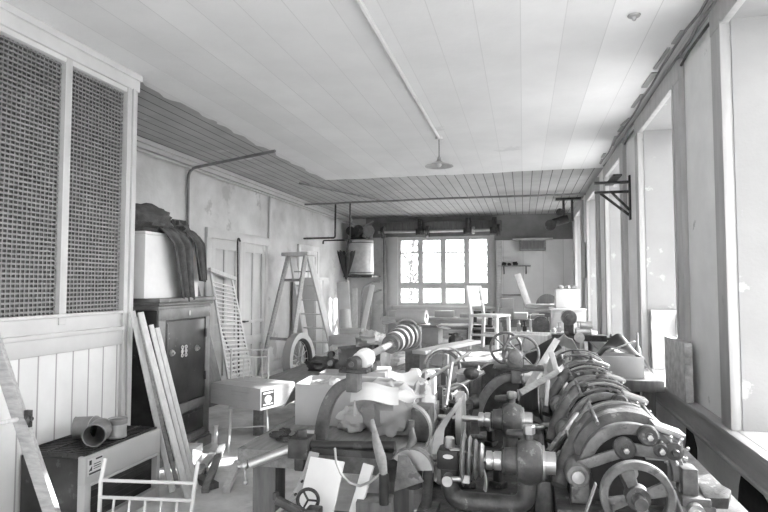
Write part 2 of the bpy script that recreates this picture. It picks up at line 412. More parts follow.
# front end of the room behind the viewer; its wide window is added for fill
wf = MB().box(XP-.1, XR+WT, YF-.2, YF, 0, .7).box(XP-.1, XR+WT, YF-.2, YF, 3.4, H+.1).box(XP-.1, XP+.2, YF-.2, YF, .7, 3.4).box(XR-.2, XR+WT, YF-.2, YF, .7, 3.4)
struct('wall_front', wf, M_['wall'], smooth=0)
fr = MB()
for k in range(7): fr.box(XP+.2+k*.7-.03, XP+.2+k*.7+.03, YF-.12, YF-.05, .7, 3.4)
for z in (.7, 1.5, 2.4, 3.34): fr.box(XP+.2, XR-.2, YF-.12, YF-.05, z, z+.06)
wo = struct('window_9', fr, M_['white'])
MB().box(XP+.2, XR-.2, YF-.09, YF-.084, .72, 3.38).build('pane', M_['glass'], wo)
struct('ground', MB().box(XR+WT+.02, 60, -40, 70, -.8, -.7).box(-40, XR+WT+.02, YB+.5, 70, -.8, -.7), M_['ground'])
# ------------------------------------------------------------------ helpers for common goods
def carton(name, label, cat, c, sx, sy, sz, rz, m=None, group=None, flaps=(), fill=None, tape=True, th=.008, tag_=True):
    """corrugated box standing at c (centre of its base); flaps = open flap angles for -y,+y,-x,+x (deg from upright, None = shut top)"""
    m = m or M_['card']
    t = thing(name, label, cat, c, rz, group)
    b = MB()
    if flaps:
        b.box(-sx/2, sx/2, -sy/2, sy/2, 0, th)
        b.box(-sx/2, sx/2, -sy/2, -sy/2+th, 0, sz).box(-sx/2, sx/2, sy/2-th, sy/2, 0, sz)
        b.box(-sx/2, -sx/2+th, -sy/2, sy/2, 0, sz).box(sx/2-th, sx/2, -sy/2, sy/2, 0, sz)
        b.build('carton_body', m, t, bevel=.002)
        for k, a in enumerate(flaps):
            if a is None: continue
            L = sy*.48
            a = R(a)
            if k == 0: M = TR(0, -sy/2+th/2, sz) @ Matrix.Rotation(a, 4, 'X'); q = (sx/2-.004)
            elif k == 1: M = TR(0, sy/2-th/2, sz) @ Matrix.Rotation(-a, 4, 'X'); q = (sx/2-.004)
            elif k == 2: M = TR(-sx/2+th/2, 0, sz) @ Matrix.Rotation(-a, 4, 'Y') @ Matrix.Rotation(R(90), 4, 'Z'); q = sy/2-.004
            else: M = TR(sx/2-th/2, 0, sz) @ Matrix.Rotation(a, 4, 'Y') @ Matrix.Rotation(R(90), 4, 'Z'); q = sy/2-.004
            MB().box(-q, q, -.003, .003, 0, L, M).build('flap', m, t)
    else:
        b.box(-sx/2, sx/2, -sy/2, sy/2, 0, sz).build('carton_body', m, t, bevel=.004)
        if tape:
            MB().box(-sx/2-.001, sx/2+.001, -.025, .025, sz, sz+.0015).box(-sx/2-.0015, -sx/2, -.025, .025, sz-.08, sz).box(sx/2, sx/2+.0015, -.025, .025, sz-.08, sz).build('tape_strip', M_['sack'], t)
    return t
def plank(name, label, a, b, w, t, m=None, cat='plank', up=(0,0,1), group=None, bevel=.002):
    a, b = V(a), V(b)
    o = MB().beam(a, b, w, t, up).build(name, m or M_['palewood'], None, w=True, bevel=bevel, loc=a if a.z < b.z else b)
    return tag(o, label, cat, group)
def tubes(name, label, cat, paths, r, m, group=None, n=8):
    b = MB()
    for p in paths: b.tube(p, r, n)
    o = b.build(name, m, None, w=True, loc=paths[0][0])
    return tag(o, label, cat, group)
def bend(pts, rad=.06, k=5):
    """polyline with rounded corners"""
    pts = [V(p) for p in pts]; out = [pts[0]]
    for i in range(1, len(pts)-1):
        a, b, c = pts[i-1], pts[i], pts[i+1]
        r = min(rad, (a-b).length*.45, (c-b).length*.45)
        p, q = b+(a-b).normalized()*r, b+(c-b).normalized()*r
        for j in range(k+1):
            t = j/k; out.append(p*(1-t)**2+b*2*t*(1-t)+q*t*t)
    out.append(pts[-1]); return out

# ------------------------------------------------------------------ gas heater by the partition
HX0, HX1, HY0, HY1, HZ = XP+.02, -2.85, 3.32, 4.14, .56
t = thing('room_heater', 'low dark room heater with pale front and slotted top against the boarded partition', 'heater', ((HX0+HX1)/2, (HY0+HY1)/2, 0))
b = MB().box(HX0, HX1-.06, HY0+.01, HY1-.01, .03, HZ-.03).box(HX0+.03, HX1-.1, HY0+.03, HY1-.03, 0, .04)
b.build('casing', M_['dark'], t, w=True, bevel=.006)
b = MB().box(HX1-.06, HX1, HY0, HY1, .36, HZ-.01).box(HX1-.06, HX1, HY0, HY0+.06, .0, .37).box(HX1-.06, HX1, HY1-.04, HY1, 0, .37).box(HX1-.06, HX1-.004, HY0, HY1, .0, .09)
b.box(HX1-.03, HX1+.008, HY0+.05, HY1-.03, .345, .36)
b.build('front_panel', M_['heater'], t, w=True, bevel=.006)
b = MB().box(HX1-.058, HX1-.05, HY0+.06, HY1-.04, .09, .36)
for i in range(4): b.box(HX1-.05, HX1-.045, HY0+.1, HY1-.08, .13+i*.05, .14+i*.05)
b.build('burner_recess', M_['dark'], t, w=True)
b = MB()
for i in range(22):
    yy = HY0+.03+i*(HY1-HY0-.06)/21
    b.box(HX0+.03, HX1-.03, yy-.006, yy+.006, HZ-.03, HZ)
for xx in (HX0+.03, HX0+.2, HX0+.36, HX1-.03): b.box(xx-.008, xx+.008, HY0+.02, HY1-.02, HZ-.02, HZ+.004)
b.build('top_grille', M_['iron'], t, w=True)
# the little notice on its corner: white card with black border marks
sg = MB().box(HX1+.001, HX1+.006, HY0+.02, HY0+.16, .42, .53).build('notice_card', M_['paper'], t, w=True)
b = MB().box(HX1+.006, HX1+.008, HY0+.03, HY0+.15, .425, .437).box(HX1+.006, HX1+.008, HY0+.09, HY0+.15, .512, .524)
b.prism([(.0, .0), (.03, .0), (.03, .03)], .002, frame((HX1+.006, HY0+.025, .45), (1,0,0), (0,1,0))).box(HX1+.006, HX1+.008, HY0+.03, HY0+.05, .49, .52)
for i in range(3): b.box(HX1+.006, HX1+.0075, HY0+.07, HY0+.135, .455+i*.015, .460+i*.015)
b.build('print', M_['dark'], sg, w=True)
# flue elbow and tin on top of the heater
zt = HZ+.006
p = at(80, 441, Z=zt); q = at(97, 447, Z=zt)
rr = .078
t = thing('flue_elbow', 'short sheet-metal flue elbow lying on the heater, open end to the front', 'pipe', (p.x, p.y, zt))
c0 = V((-3.24, 3.66, zt+rr)); c1 = V((-3.12, 3.72, zt+rr)); c2 = V((-3.02, 3.67, zt+rr)); c3 = V((-2.94, 3.50, zt+rr))
path = [c0, c1, c2, c3]
b = MB(); b.tube(path, [rr, rr, rr, rr], 24, cap=False)
# inner wall and rim
b.tube([x for x in reversed(path)], [rr-.004]*4, 24, cap=False)
b.ring(c3, c3-c2, rr-.002, .004, 24, 6).ring(c0, c1-c0, rr-.002, .004, 24, 6)
b.build('pipe', M_['pipe'], t, w=True)
MB().ring(c1, (c2-c0), rr+.001, .003, 24, 6).ring(c2, c3-c1, rr+.001, .003, 24, 6).build('seam', M_['tin'], t, w=True)
MB().cyl(c1-(c1-c0)*.3, c1, rr-.006, 20).build('inner_damper', M_['dark'], t, w=True)
p = at(117, 437, Z=zt)
t = thing('tin_can', 'lidded grey tin standing behind the flue elbow on the heater', 'tin', (p.x, p.y, zt))
MB().lathe([(.068, 0), (.07, .004), (.07, .012), (.067, .016), (.067, .11)]).build('can_body', M_['tin'], t)
MB().lathe([(.071, .10), (.072, .135), (.066, .14), (.062, .134), (.02, .134)]).build('lid', M_['pipe'], t)

# ------------------------------------------------------------------ white tubular chairs
def tube_chair(label, loc, rz, h=.9, wd=.42, rails=None):
    t = thing('metal_chair', label, 'chair', loc, rz, None)
    r = .0105; rails = rails or (h-.1, h-.02, .60)
    for s in (-1, 1):
        MB().tube(bend([(s*wd/2, -.2, 0), (s*(wd/2-.02), -.18, .44)], .05), r, 8).build('leg', M_['plastic'], t)
        MB().tube(bend([(s*wd/2, .24, 0), (s*(wd/2-.015), .18, .44)], .05), r, 8).build('leg', M_['plastic'], t)
        MB().tube([(s*(wd/2-.015), .18, .44), (s*wd/2, .215, .7), (s*wd/2, .25, h)], r, 8).build('back_post', M_['plastic'], t)
    MB().box(-wd/2, wd/2, -.21, .2, .44, .462).build('seat', M_['cardlight'], t, bevel=.008)
    b = MB()
    for z in rails: b.tube([(-wd/2, .215+(z-.7)*.17, z), (wd/2, .215+(z-.7)*.17, z)], r*.85, 8)
    for i in range(1, 6):
        x = -wd/2+wd*i/6; b.tube([(x, .215+(rails[2]-.7)*.17, rails[2]), (x, .215+(rails[0]-.7)*.17, rails[0])], r*.6, 6)
    b.build('back_rails', M_['plastic'], t)
    b = MB()
    for s in (-1, 1): b.tube([(s*(wd/2-.01), -.19, .2), (s*(wd/2-.01), .21, .2)], r*.7, 6)
    b.tube([(-wd/2, 0, .2), (wd/2, 0, .2)], r*.7, 6).build('stretcher', M_['plastic'], t)
    return t
p = at(236, 441, Z=0)
tube_chair('white tubular metal chair carrying the printed carton beside the safe', (-2.84, 5.66, 0), R(26), h=1.0, wd=.40)
p = at(150, 482, Y=2.62)
tube_chair('white tubular metal chair back cut off by the bottom edge, in front of the heater', (p.x+.02, 2.40, 0), R(8), h=.80, wd=.50, rails=(.62, .70, .42))
# printed carton on the chair
s0 = at(266, 411, Z=.47)
t = carton('printed_carton', 'long printed cardboard carton lying across the seat of a white metal chair', 'box', (-2.78, 5.62, .4645), .72, .50, .215, R(-19), M_['cardlight'])
L0 = MB()
for k, (x0, x1, z0, z1) in enumerate(((-.34, -.1, .15, .165), (-.34, -.14, .12, .128), (-.34, -.16, .095, .103), (-.05, .2, .15, .165), (-.05, .1, .12, .128), (-.34, -.12, .06, .066), (0, .2, .07, .078))):
    L0.box(x0, x1, -.2515, -.2500, z0, z1)
L0.build('printed_lines', M_['sack'], t)
L0 = MB()
L0.box(.3600, .3615, .0, .2, .17, .178)
L0.build('printed_band', M_['sack'], t)
pic = MB().box(.3600, .3630, -.235, -.06, .03, .185).build('printed_picture', M_['dark'], t, label='dark square picture printed on the carton end')
MB().lathe([(.001, 0), (.05, 0), (.05, .002), (.001, .002)], frame((.363, -.147, .10), (1,0,0)) @ Matrix.Diagonal((.8, 1, 1, 1)), 20).build('pot_image', M_['tin'], pic)
MB().box(.363, .365, -.215, -.08, .155, .170).build('printed_title', M_['paper'], pic)
MB().box(.363, .365, -.215, -.08, .045, .056).build('printed_caption', M_['paper'], pic)

# ------------------------------------------------------------------ planks leaning on the end of the partition
specs = [((121,312),(172,492),.045,.022,-3.335), ((128,318),(178,488),.03,.02,-3.32), ((134,313),(188,498),.05,.03,-3.30), ((145,327),(184,488),.035,.02,-3.28), ((151,325),(193,494),.04,.02,-3.26), ((157,328),(197,490),.04,.025,-3.24)]
PL = ['widest pale plank, leftmost of those leaning on the end post of the partition', 'narrow lath just right of the widest leaning plank at the partition end',
      'bright long plank in the middle of the bundle leaning at the partition end', 'thin batten behind the bright long plank at the partition end',
      'pale batten second from right in the bundle leaning at the partition end', 'rightmost pale batten leaning at the partition end, nearest the safe door']
for k, ((ax, ay), (bx, by), w_, t_, X0) in enumerate(specs):
    a = at(ax, ay, X=X0+.03+.015*k); bb = at(bx, by, Z=.012)
    a.y = max(a.y, 4.36+.01*k)
    plank('leaning_plank', PL[k], bb, a, w_, t_, M_['palewood'] if k != 1 else M_['oldwood'], up=(.8, -.6, .2), group='planks leaning at the partition')
# ladder at the far left edge
t = thing('leaning_ladder', 'grey wooden ladder leaning against the partition at the left edge', 'ladder', (-2.75, 2.55, 0))
a0, a1 = at(78, 590, Z=0), at(-8, 334, X=XP+.09)
d = (a1-a0).normalized(); sd_ = V((-.12, -.40, 0))
for k, off in enumerate((V((0,0,0)), sd_)):
    MB().beam(a0+off, a1+off, .05, .075, (1,.2,0)).build('rail', M_['oldwood'], t, w=True, bevel=.004)
for k in (.7, 3.95, 5.4):
    p = a0+(a1-a0)*(k/6.2); MB().cyl(p-V((0,.015,0)), p+sd_, .014, 10).build('rung', M_['palewood'], t, w=True)
p = a0+(a1-a0)*.62+V((.045,.0,.03)); MB().box(-.02, .02, -.012, .012, -.05, .05, Matrix.Translation(p)).cyl(p, p+V((.03,0,.0)), .012).build('iron_catch', M_['iron'], t, w=True)

# ------------------------------------------------------------------ the safe and what stands on it
SX0, SX1, SY0, SY1 = -4.15, -3.31, 4.75, 5.66
t = thing('iron_safe', 'tall black double-knobbed iron safe against the left wall', 'safe', ((SX0+SX1)/2, (SY0+SY1)/2, 0))
MB().box(SX0, SX1-.03, SY0, SY1, .08, 1.5).build('safe_body', M_['safe'], t, w=True, bevel=.01)
b = MB().box(SX0-.02, SX1+.02, SY0-.03, SY1+.03, 0, .1).box(SX0-.01, SX1+.005, SY0-.015, SY1+.015, .1, .13)
b.build('plinth', M_['safetrim'], t, w=True, bevel=.01)
b = MB().box(SX0-.02, SX1+.02, SY0-.03, SY1+.03, 1.5, 1.53).box(SX0-.04, SX1+.04, SY0-.05, SY1+.05, 1.53, 1.575).box(SX0-.01, SX1+.0, SY0-.01, SY1+.01, 1.46, 1.5)
b.build('cornice', M_['safetrim'], t, w=True, bevel=.012)
b = MB()
for s, e, z0, z1 in ((SY0, SY0+.11, .13, 1.47), (SY1-.09, SY1, .13, 1.47), (SY0, SY1, 1.36, 1.47), (SY0, SY1, .42, .52), (SY0, SY1, .13, .19)):
    b.box(SX1-.03, SX1, s, e, z0, z1)
b.build('face_frame', M_['safetrim'], t, w=True, bevel=.008)
dr = MB().box(SX1-.035, SX1-.006, SY0+.12, SY1-.10, .53, 1.35).box(SX1-.02, SX1+.002, SY0+.13, SY0+.15, .55, 1.33).build('door', M_['safe'], t, w=True, bevel=.006)
for px_, py_ in ((172,353), (197,348)):
    p = at(px_, py_, X=SX1)
    MB().cyl((SX1-.01, p.y, p.z), (SX1+.012, p.y, p.z), .034, 20, .028).cyl((SX1+.012, p.y, p.z), (SX1+.03, p.y, p.z), .014, 12).build('lock_knob', M_['bright'], dr, w=True)
p = at(184, 351, X=SX1)
b = MB()
for i in (-1, 1):
    for j in (-1, 0, 1):
        b.ring((SX1+.003, p.y+i*.032, p.z+j*.04), (1,0,0), .016, .005, 12, 6)
    b.tube([(SX1+.003, p.y+i*.05, p.z-.05), (SX1+.003, p.y+i*.01, p.z+.05)], .004, 6)
b.build('emblem', M_['bright'], dr, w=True)
p = at(187, 306, X=SX1)
MB().lathe([(.001, 0), (.03, 0), (.03, .006), (.001, .008)], frame((SX1+.001, SY0+.5, 1.415), (1,0,0)) @ Matrix.Diagonal((1, .5, 1, 1)), 20).build('maker_plate', M_['tin'], t, w=True)
MB().box(SX1-.03, SX1-.01, SY0+.12, SY1-.1, .2, .41).box(SX1-.012, SX1-.004, SY0+.14, SY1-.12, .22, .39).build('drawer_front', M_['safe'], t, w=True, bevel=.004)
b = MB()
for z0 in (.7, 1.15): MB().cyl((SX1+.006, SY1-.1, z0), (SX1+.006, SY1-.1, z0+.09), .012, 10).build('hinge', M_['iron'], dr, w=True)
# white carton-like chest on the safe
BX0, BX1, BY0, BY1 = -4.02, -3.38, 4.62, 5.52
t = thing('white_chest', 'large plain white chest standing on top of the black safe', 'chest', ((BX0+BX1)/2, (BY0+BY1)/2, 1.576))
MB().box(BX0, BX1, BY0, BY1, 1.576, 2.17).build('chest_body', M_['white'], t, w=True, bevel=.006)
MB().box(BX0-.004, BX1+.005, BY0-.005, BY1+.004, 2.17, 2.20).build('lid', M_['white'], t, w=True, bevel=.006)
# dark bundle and hanging cloth
b = MB().lump((-3.66, 4.90, 2.203), .28, .36, .17, 3, .14, 30, 18, 3.0)
o = b.build('rolled_blanket', M_['cloth'], None, w=True, loc=(-3.66, 4.9, 2.203)); tag(o, 'dark rolled-up blanket lying on the white chest', 'blanket')
t = thing('draped_cloth', 'dark cloth hanging in folds over the front of the white chest', 'cloth', (-3.40, 5.2, 2.16))
def drape(y0, y1, zb, yb0, yb1, out, ph, fr, side=0):
    """cloth from the lid over the front edge and down; u along the width, v down"""
    L = .28 + (2.2-zb)
    def f(u, v):
        s = v*L
        fold = math.sin(u*fr*2*math.pi+ph)*.024+math.sin(u*fr*4.1*math.pi+ph*2+v*2)*.009
        if s < .24:
            x = BX1-.2+s*.9; z = 2.21+.05*math.sin(s/.24*math.pi)+abs(fold)*.8; k = 0
            y = y0+(y1-y0)*u
        else:
            q = (s-.24)/(L-.24); k = q
            x = BX1+.022+out*min(q*6, 1)+fold*min(1, q*5+.3)*.9; z = 2.21-(s-.24)*(1-.10*abs(u-.55)*q)-.0
            y = (y0+(y1-y0)*u)*(1-q)+(yb0+(yb1-yb0)*u)*q
        return (x, y, z)
    return MB().sheet(f, 26, 30, .005)
drape(4.86, 5.24, 1.56, 5.07, 5.30, .07, .4, 2.6).build('hanging_panel', M_['cloth'], t, w=True, smooth=60)
drape(5.28, 5.50, 1.76, 5.42, 5.56, .055, 1.9, 1.7).build('hanging_panel', M_['cloth'], t, w=True, smooth=60)
MB().lump((-3.52, 5.30, 2.204), .13, .14, .1, 9, .3, 20, 12, 4).build('gathered_top', M_['cloth'], t, w=True)

# ------------------------------------------------------------------ goods against the left wall
t = thing('slatted_frame', 'folded slatted wooden frame leaning on the panelled door behind the safe', 'frame', (-4.5, 8.3, 0))
A0, A1, B0, B1 = V((-4.28, 7.95, .02)), V((-4.76, 8.12, 1.92)), V((-4.28, 8.72, .02)), V((-4.76, 8.78, 1.84))
for a, bb in ((A0, A1), (B0, B1)):
    MB().beam(a, bb, .05, .03, (1,0,.2)).build('side_rail', M_['palewood'], t, w=True, bevel=.003)
MB().beam(A0+(B0-A0)*.45+V((.02,0,0)), A1+(B1-A1)*.32+V((.03,0,-.7)), .035, .025, (1,0,.2)).build('brace', M_['oldwood'], t, w=True)
for i in range(26):
    k = .06+i*.034
    p, q = A0+(A1-A0)*k, B0+(B1-B0)*(k-.01)
    MB().beam(p+V((.012,0,0)), q+V((.012,0,0)), .03, .008, (.8, 0, .7 if i % 2 else .45)).build('slat', M_['palewood'], t, w=True)
MB().beam(A1+V((.02,-.06,.02)), B1+V((.02,.12,-.04)), .07, .045, (1,0,.2)).build('top_rail', M_['palewood'], t, w=True, bevel=.004)
plank('dark_board', 'dark upright board between the safe and the slatted frame', (-4.25, 7.45, .0), (-4.80, 7.50, 1.80), .55, .03, M_['darkwood'], 'board', up=(1,0,.3))
tubes('window_pole', 'thin dark pole with a hooked tip standing against the double door', 'pole', [bend([(-4.72, 9.02, 0.0), (-4.80, 9.06, 2.46), (-4.80, 9.10, 2.52), (-4.79, 9.14, 2.46)], .03)], .016, M_['iron'])
# step ladder
t = thing('step_ladder', 'tall wooden step ladder standing open in front of the left wall', 'ladder', (-4.1, 10.6, 0))
tc = V((-4.25, 10.5, 2.30)); u = V((.96, -.28, 0)); vv = V((.29, .957, 0))
fb = tc-vv*.62+V((-.06,0,-2.30)); rb = tc+vv*.62+V((.14,0,-2.30))
for s in (-1, 1):
    MB().beam(fb+u*.33*s, tc-vv*.05+u*.21*s, .095, .04, u).build('support_leg', M_['oldwood'], t, w=True, bevel=.003)
    MB().beam(rb+u*.34*s, tc+vv*.05+u*.21*s, .16, .045, u).build('side_rail', M_['palewood'], t, w=True, bevel=.003)
for k in range(1, 8):
    c = rb+(tc+vv*.05-rb)*(k/8.2); hw = .34-(.13*k/8.2)
    MB().beam(c-u*hw, c+u*hw, .10, .025, (0,0,1)).build('tread', M_['palewood'], t, w=True)
MB().beam(tc-u*.32+V((0,0,.0)), tc+u*.32, .28, .07).build('top_cap', M_['palewood'], t, w=True, bevel=.004)
for k in (.3, .78):
    c = fb+(tc-fb)*k; hw = .33-.12*k; MB().beam(c-u*hw, c+u*hw, .05, .02, vv).build('cross_bar', M_['oldwood'], t, w=True)
# wheel with mudguard
wc = V((-3.72, 9.25, .43)); wa = V((.97, -.10, .05))
t = thing('spoked_wheel', 'spoked wheel under a pale curved guard beside the step ladder', 'wheel', (wc.x, wc.y, 0))
MB().ring(wc, wa, .37, .06, 40, 12).build('tyre', M_['rubber'], t, w=True)
b = MB().cyl(wc-wa*.07, wc+wa*.07, .06)
for k in range(14):
    a = 2*math.pi*k/14; Mw = frame(wc, wa); b.tube([Mw @ V((.05*math.cos(a), .05*math.sin(a), .02*(-1)**k)), Mw @ V((.33*math.cos(a+.2), .33*math.sin(a+.2), 0))], .007, 6)
b.ring(wc, wa, .325, .016, 40, 8).build('spokes_and_hub', M_['bright'], t, w=True)
Mg = frame(wc, wa, (0,0,1)); b = MB().band(Mg @ TR(0,0,-.07), .445, .455, .14, R(-110), R(110), 30).band(Mg @ TR(0,0,.065), .36, .455, .006, R(-110), R(110), 30)
b.build('mudguard', M_['heater'], t, w=True)
tag(MB().box(-.25, .25, -.16, .16, 0, .035).box(-.22, .22, -.02, .02, .035, .06).build('wooden_chock', M_['oldwood'], None, loc=(wc.x+.9, wc.y+1.2, 0)), 'short grey timber block on the floor behind the spoked wheel', 'block')

# conduits of the left wall and ceiling
tubes('wall_conduit', 'bent grey pipe rising up the left wall above the safe and turning under the ceiling', 'pipe', [bend([(XL+.03, 7.66, 1.2), (XL+.04, 7.62, 3.44), at(275, 151, Z=3.54)], .16)], .022, M_['pipe'])
tubes('wall_conduit', 'short grey drop pipe on the left wall beside the double door', 'pipe', [bend([(XL+.03, 10.5, 3.45), (XL+.03, 10.46, 2.56), (XL+.03, 10.34, 2.5)], .06)], .022, M_['railpaint'])
tubes('ceiling_conduit', 'long straight pipe running along the top of the left wall', 'pipe', [[(XL+.10, 4.5, 3.44), (XL+.10, 15.9, 3.44)]], .02, M_['railpaint'])
tubes('ceiling_conduit', 'white conduit running along the plaster ceiling to the hanging lamp', 'pipe', [[(-1.05, YF+.05, 3.58), (-1.03, 7.2, 3.58)]], .021, M_['white'])
tubes('ceiling_conduit', 'grey pipe crossing the boarded ceiling from wall to wall', 'pipe', [[(-4.85, 12.3, 3.54), (-1.5, 12.26, 3.56), (1.28, 12.2, 3.54)]], .022, M_['pipe'])
tubes('ceiling_conduit', 'second grey pipe parallel to the lamp conduit on the boarded ceiling', 'pipe', [bend([(-4.0, 9.9, 3.58), (-3.1, 12.2, 3.58), (-2.9, 15.9, 3.56)], .2)], .016, M_['pipe'])
# lamp
lp = V((-1.03, 7.27, H))
t = thing('pendant_lamp', 'pendant lamp with a flat enamel shade under the ceiling', 'lamp', lp)
MB().lathe([(.05, -.03), (.05, 0)]).build('ceiling_rose', M_['white'], t)
MB().tube([(0,0,-.03), (0,0,-.26)], .006, 6).build('cord', M_['dark'], t)
MB().lathe([(.02, -.26), (.03, -.31), (.05, -.325), (.18, -.375), (.182, -.381), (.045, -.335), (.01, -.33)], None, 32).build('shade', M_['tin'], t)
MB().ball((0,0,-.36), .032).build('bulb', M_['white'], t)
tag(MB().lathe([(.045, -.003), (.04, -.012), (.02, -.016), (.01, -.04), (.001, -.042)][::-1]).build('ceiling_hook_plate', M_['tin'], None, loc=at(634, 15, Z=H-.002)), 'small round hook plate on the plaster ceiling near the windows', 'hook')
# pipes bunched in the corner over the windows
for k, (x, z, r, m, lb) in enumerate(((1.25, 3.56, .013, 'pipe', 'conduit tight in the corner between ceiling and window wall'), (1.20, 3.590, .010, 'pipe', 'grey conduit nearest the room in the ceiling corner above the windows'), (1.275, 3.50, .011, 'iron', 'dark cable running along the top of the window casings'))):
    pts = []; y = 1.0
    while y < 9.7: pts.append((x+rnd.uniform(-.014, .014), y, z+rnd.uniform(-.007, .001))); y += rnd.uniform(.25, .5)
    tubes('corner_conduit', lb, 'pipe', [pts], r, M_[m], 'conduits above the windows')
b = MB(); y = 4.6
while y < 9.6:
    L = rnd.uniform(.15, .5); b.beam((1.17+rnd.uniform(-.03,.03), y, 3.592), (1.17+rnd.uniform(-.03,.03), y+L, 3.59), rnd.uniform(.015,.05), .012); y += L+rnd.uniform(0, .5)
struct('trim_41', b, M_['sillgrey'])
# bracket on the window wall
t = thing('wall_bracket', 'iron bracket with two arms and a brace sticking out between the windows', 'bracket', (XR, 7.6, 2.9))
for z in (2.97, 2.85): MB().beam((XR-.0, 7.55, z), (XR-.42, 7.55, z), .05, .03).build('arm', M_['iron'], t, w=True)
MB().beam((XR-.35, 7.56, 2.84), (XR-.02, 7.56, 2.56), .03, .02, (0,1,0)).beam((XR-.22, 7.53, 2.84), (XR-.02, 7.53, 2.62), .03, .02, (0,1,0)).build('brace', M_['iron'], t, w=True)
MB().beam((XR-.012, 7.55, 2.5), (XR-.012, 7.55, 3.05), .07, .02, (1,0,0)).build('wall_plate', M_['iron'], t, w=True)
MB().beam((XR-.20, 7.2, 3.0), (XR-.20, 7.9, 3.0), .1, .02).build('shelf_board', M_['iron'], t, w=True)
# ------------------------------------------------------------------ along the back wall
# line shaft over the window
t = thing('line_shaft', 'line shaft with pulleys on a wooden beam above the back window', 'line shaft', (-2.3, 15.5, 3.1))
MB().box(-3.9, -.55, 15.62, 15.85, 3.16, 3.44).build('beam', M_['darkwood'], t, w=True, bevel=.01)
MB().cyl((-3.9, 15.45, 3.16), (-.6, 15.45, 3.16), .035).build('shaft', M_['tin'], t, w=True)
for x in (-2.72, -1.42, -.72):
    MB().box(x-.06, x+.06, 15.38, 15.62, 3.08, 3.5).box(x-.12, x+.12, 15.4, 15.52, 3.06, 3.24).build('hanger', M_['iron'], t, w=True, bevel=.01)
for x, r in ((-3.80, .17), (-2.55, .16), (-1.32, .10), (-.66, .15)):
    MB().lathe([(.04, 0), (r, 0), (r+.005, .04), (r, .08), (.04, .08)], frame((x, 15.45, 3.16), (1,0,0))).build('pulley', M_['iron'] if r > .12 else M_['tin'], t, w=True)
# boiler and pump in the left corner
bx = V((-4.36, 15.35, 1.96))
t = thing('wall_boiler', 'round metal boiler fixed to the back wall left of the window', 'boiler', bx)
MB().lathe([(.30, 0), (.35, .03), (.355, .06), (.355, .94), (.35, .97), (.3, 1.0)], None, 32).build('tank', M_['tin'], t)
for z in (.08, .9): MB().ring((0,0,z), (0,0,1), .357, .012, 32, 6).build('band', M_['iron'], t)
MB().box(-.40, .40, -.36, .62, -.05, 0).build('shelf', M_['iron'], t)
t = thing('pump_motor', 'dark pump with wheels and a coiled hose on top of the boiler', 'pump', bx+V((0,0,1.0)))
MB().box(-.30, .1, -.22, .2, 0, .06).box(-.3, -.02, -.14, .16, .06, .34).build('pump_body', M_['dark'], t, bevel=.03)
MB().cyl((-.26, -.2, .23), (-.26, .1, .23), .13).build('motor', M_['dark'], t)
MB().cyl((-.02, -.24, .24), (-.02, -.18, .24), .15, 24).cyl((-.02, -.27, .24), (-.02, -.14, .24), .05).build('flywheel', M_['iron'], t)
MB().cyl((.26, -.24, .22), (.26, -.16, .22), .16, 24).cyl((.26, -.2, .22), (.26, .1, .22), .05).box(.22, .3, -.14, .1, 0, .2).build('pulley', M_['pipe'], t)
MB().tube([(-.33+.7*i/20, -.1, .50-.14*math.sin(math.pi*i/20)) for i in range(21)], .022).build('hose', M_['sack'], t)
tubes('bent_pipe', 'bent pale pipes arching on the back wall under the boiler', 'pipe', [bend([(-4.55, 15.94, .0), (-4.5, 15.94, 1.66), (-4.1, 15.94, 1.8), (-3.95, 15.9, 1.8)], .25), bend([(-4.25, 15.92, .0), (-4.22, 15.92, 1.45), (-3.98, 15.92, 1.56), (-3.9, 15.9, 1.55)], .2)], .03, M_['oldwood'])
tubes('standing_pipe', 'vertical pipe rising beside the left edge of the back window', 'pipe', [[(-3.82, 15.86, .0), (-3.82, 15.86, 3.1)]], .04, M_['pipe'])
# hanging pipes and umbrella
tubes('drop_pipe', 'pipe dropping from the ceiling and turning to the left wall before the back corner', 'pipe', [bend([(-4.1, 12.3, 3.52), (-4.1, 12.28, 2.76), (-4.86, 12.3, 2.76)], .05)], .022, M_['iron'])
tubes('drop_pipe', 'thin pipe frame from the ceiling that the dark umbrella hangs on', 'pipe', [bend([(-3.74, 12.25, 3.52), (-3.74, 12.22, 2.70), (-4.36, 12.22, 2.70), (-4.36, 12.22, 2.62)], .04)], .018, M_['iron'])
t = thing('umbrella', 'closed dark umbrella hanging head down from a pipe in the back left corner', 'umbrella', (-3.80, 12.16, 1.78))
f = lambda u, v: ((.18*(v**.8)*(1+.25*math.cos(6*2*math.pi*u)) if v < .92 else .155*(1+.35*math.cos(12*math.pi*u)))*math.cos(2*math.pi*u)+.0, (.17*(v**.8)*(1+.25*math.cos(6*2*math.pi*u)) if v < .92 else .12*(1+.35*math.cos(12*math.pi*u)))*math.sin(2*math.pi*u), .02+.62*v+.05*math.cos(6*2*math.pi*u)*v)
MB().sheet(f, 48, 12, .004).build('canopy', M_['dark'], t)
MB().cyl((0,0,-.02), (0,0,.78), .008).build('stick', M_['iron'], t)
MB().tube([(0,0,.78), (0,0,.86)]+[(.06-.06*math.cos(a), -.0, .86+.06*math.sin(a)) for a in (.6, 1.2, 1.9, 2.6, 3.1)], .012, 8).build('handle', M_['darkwood'], t)
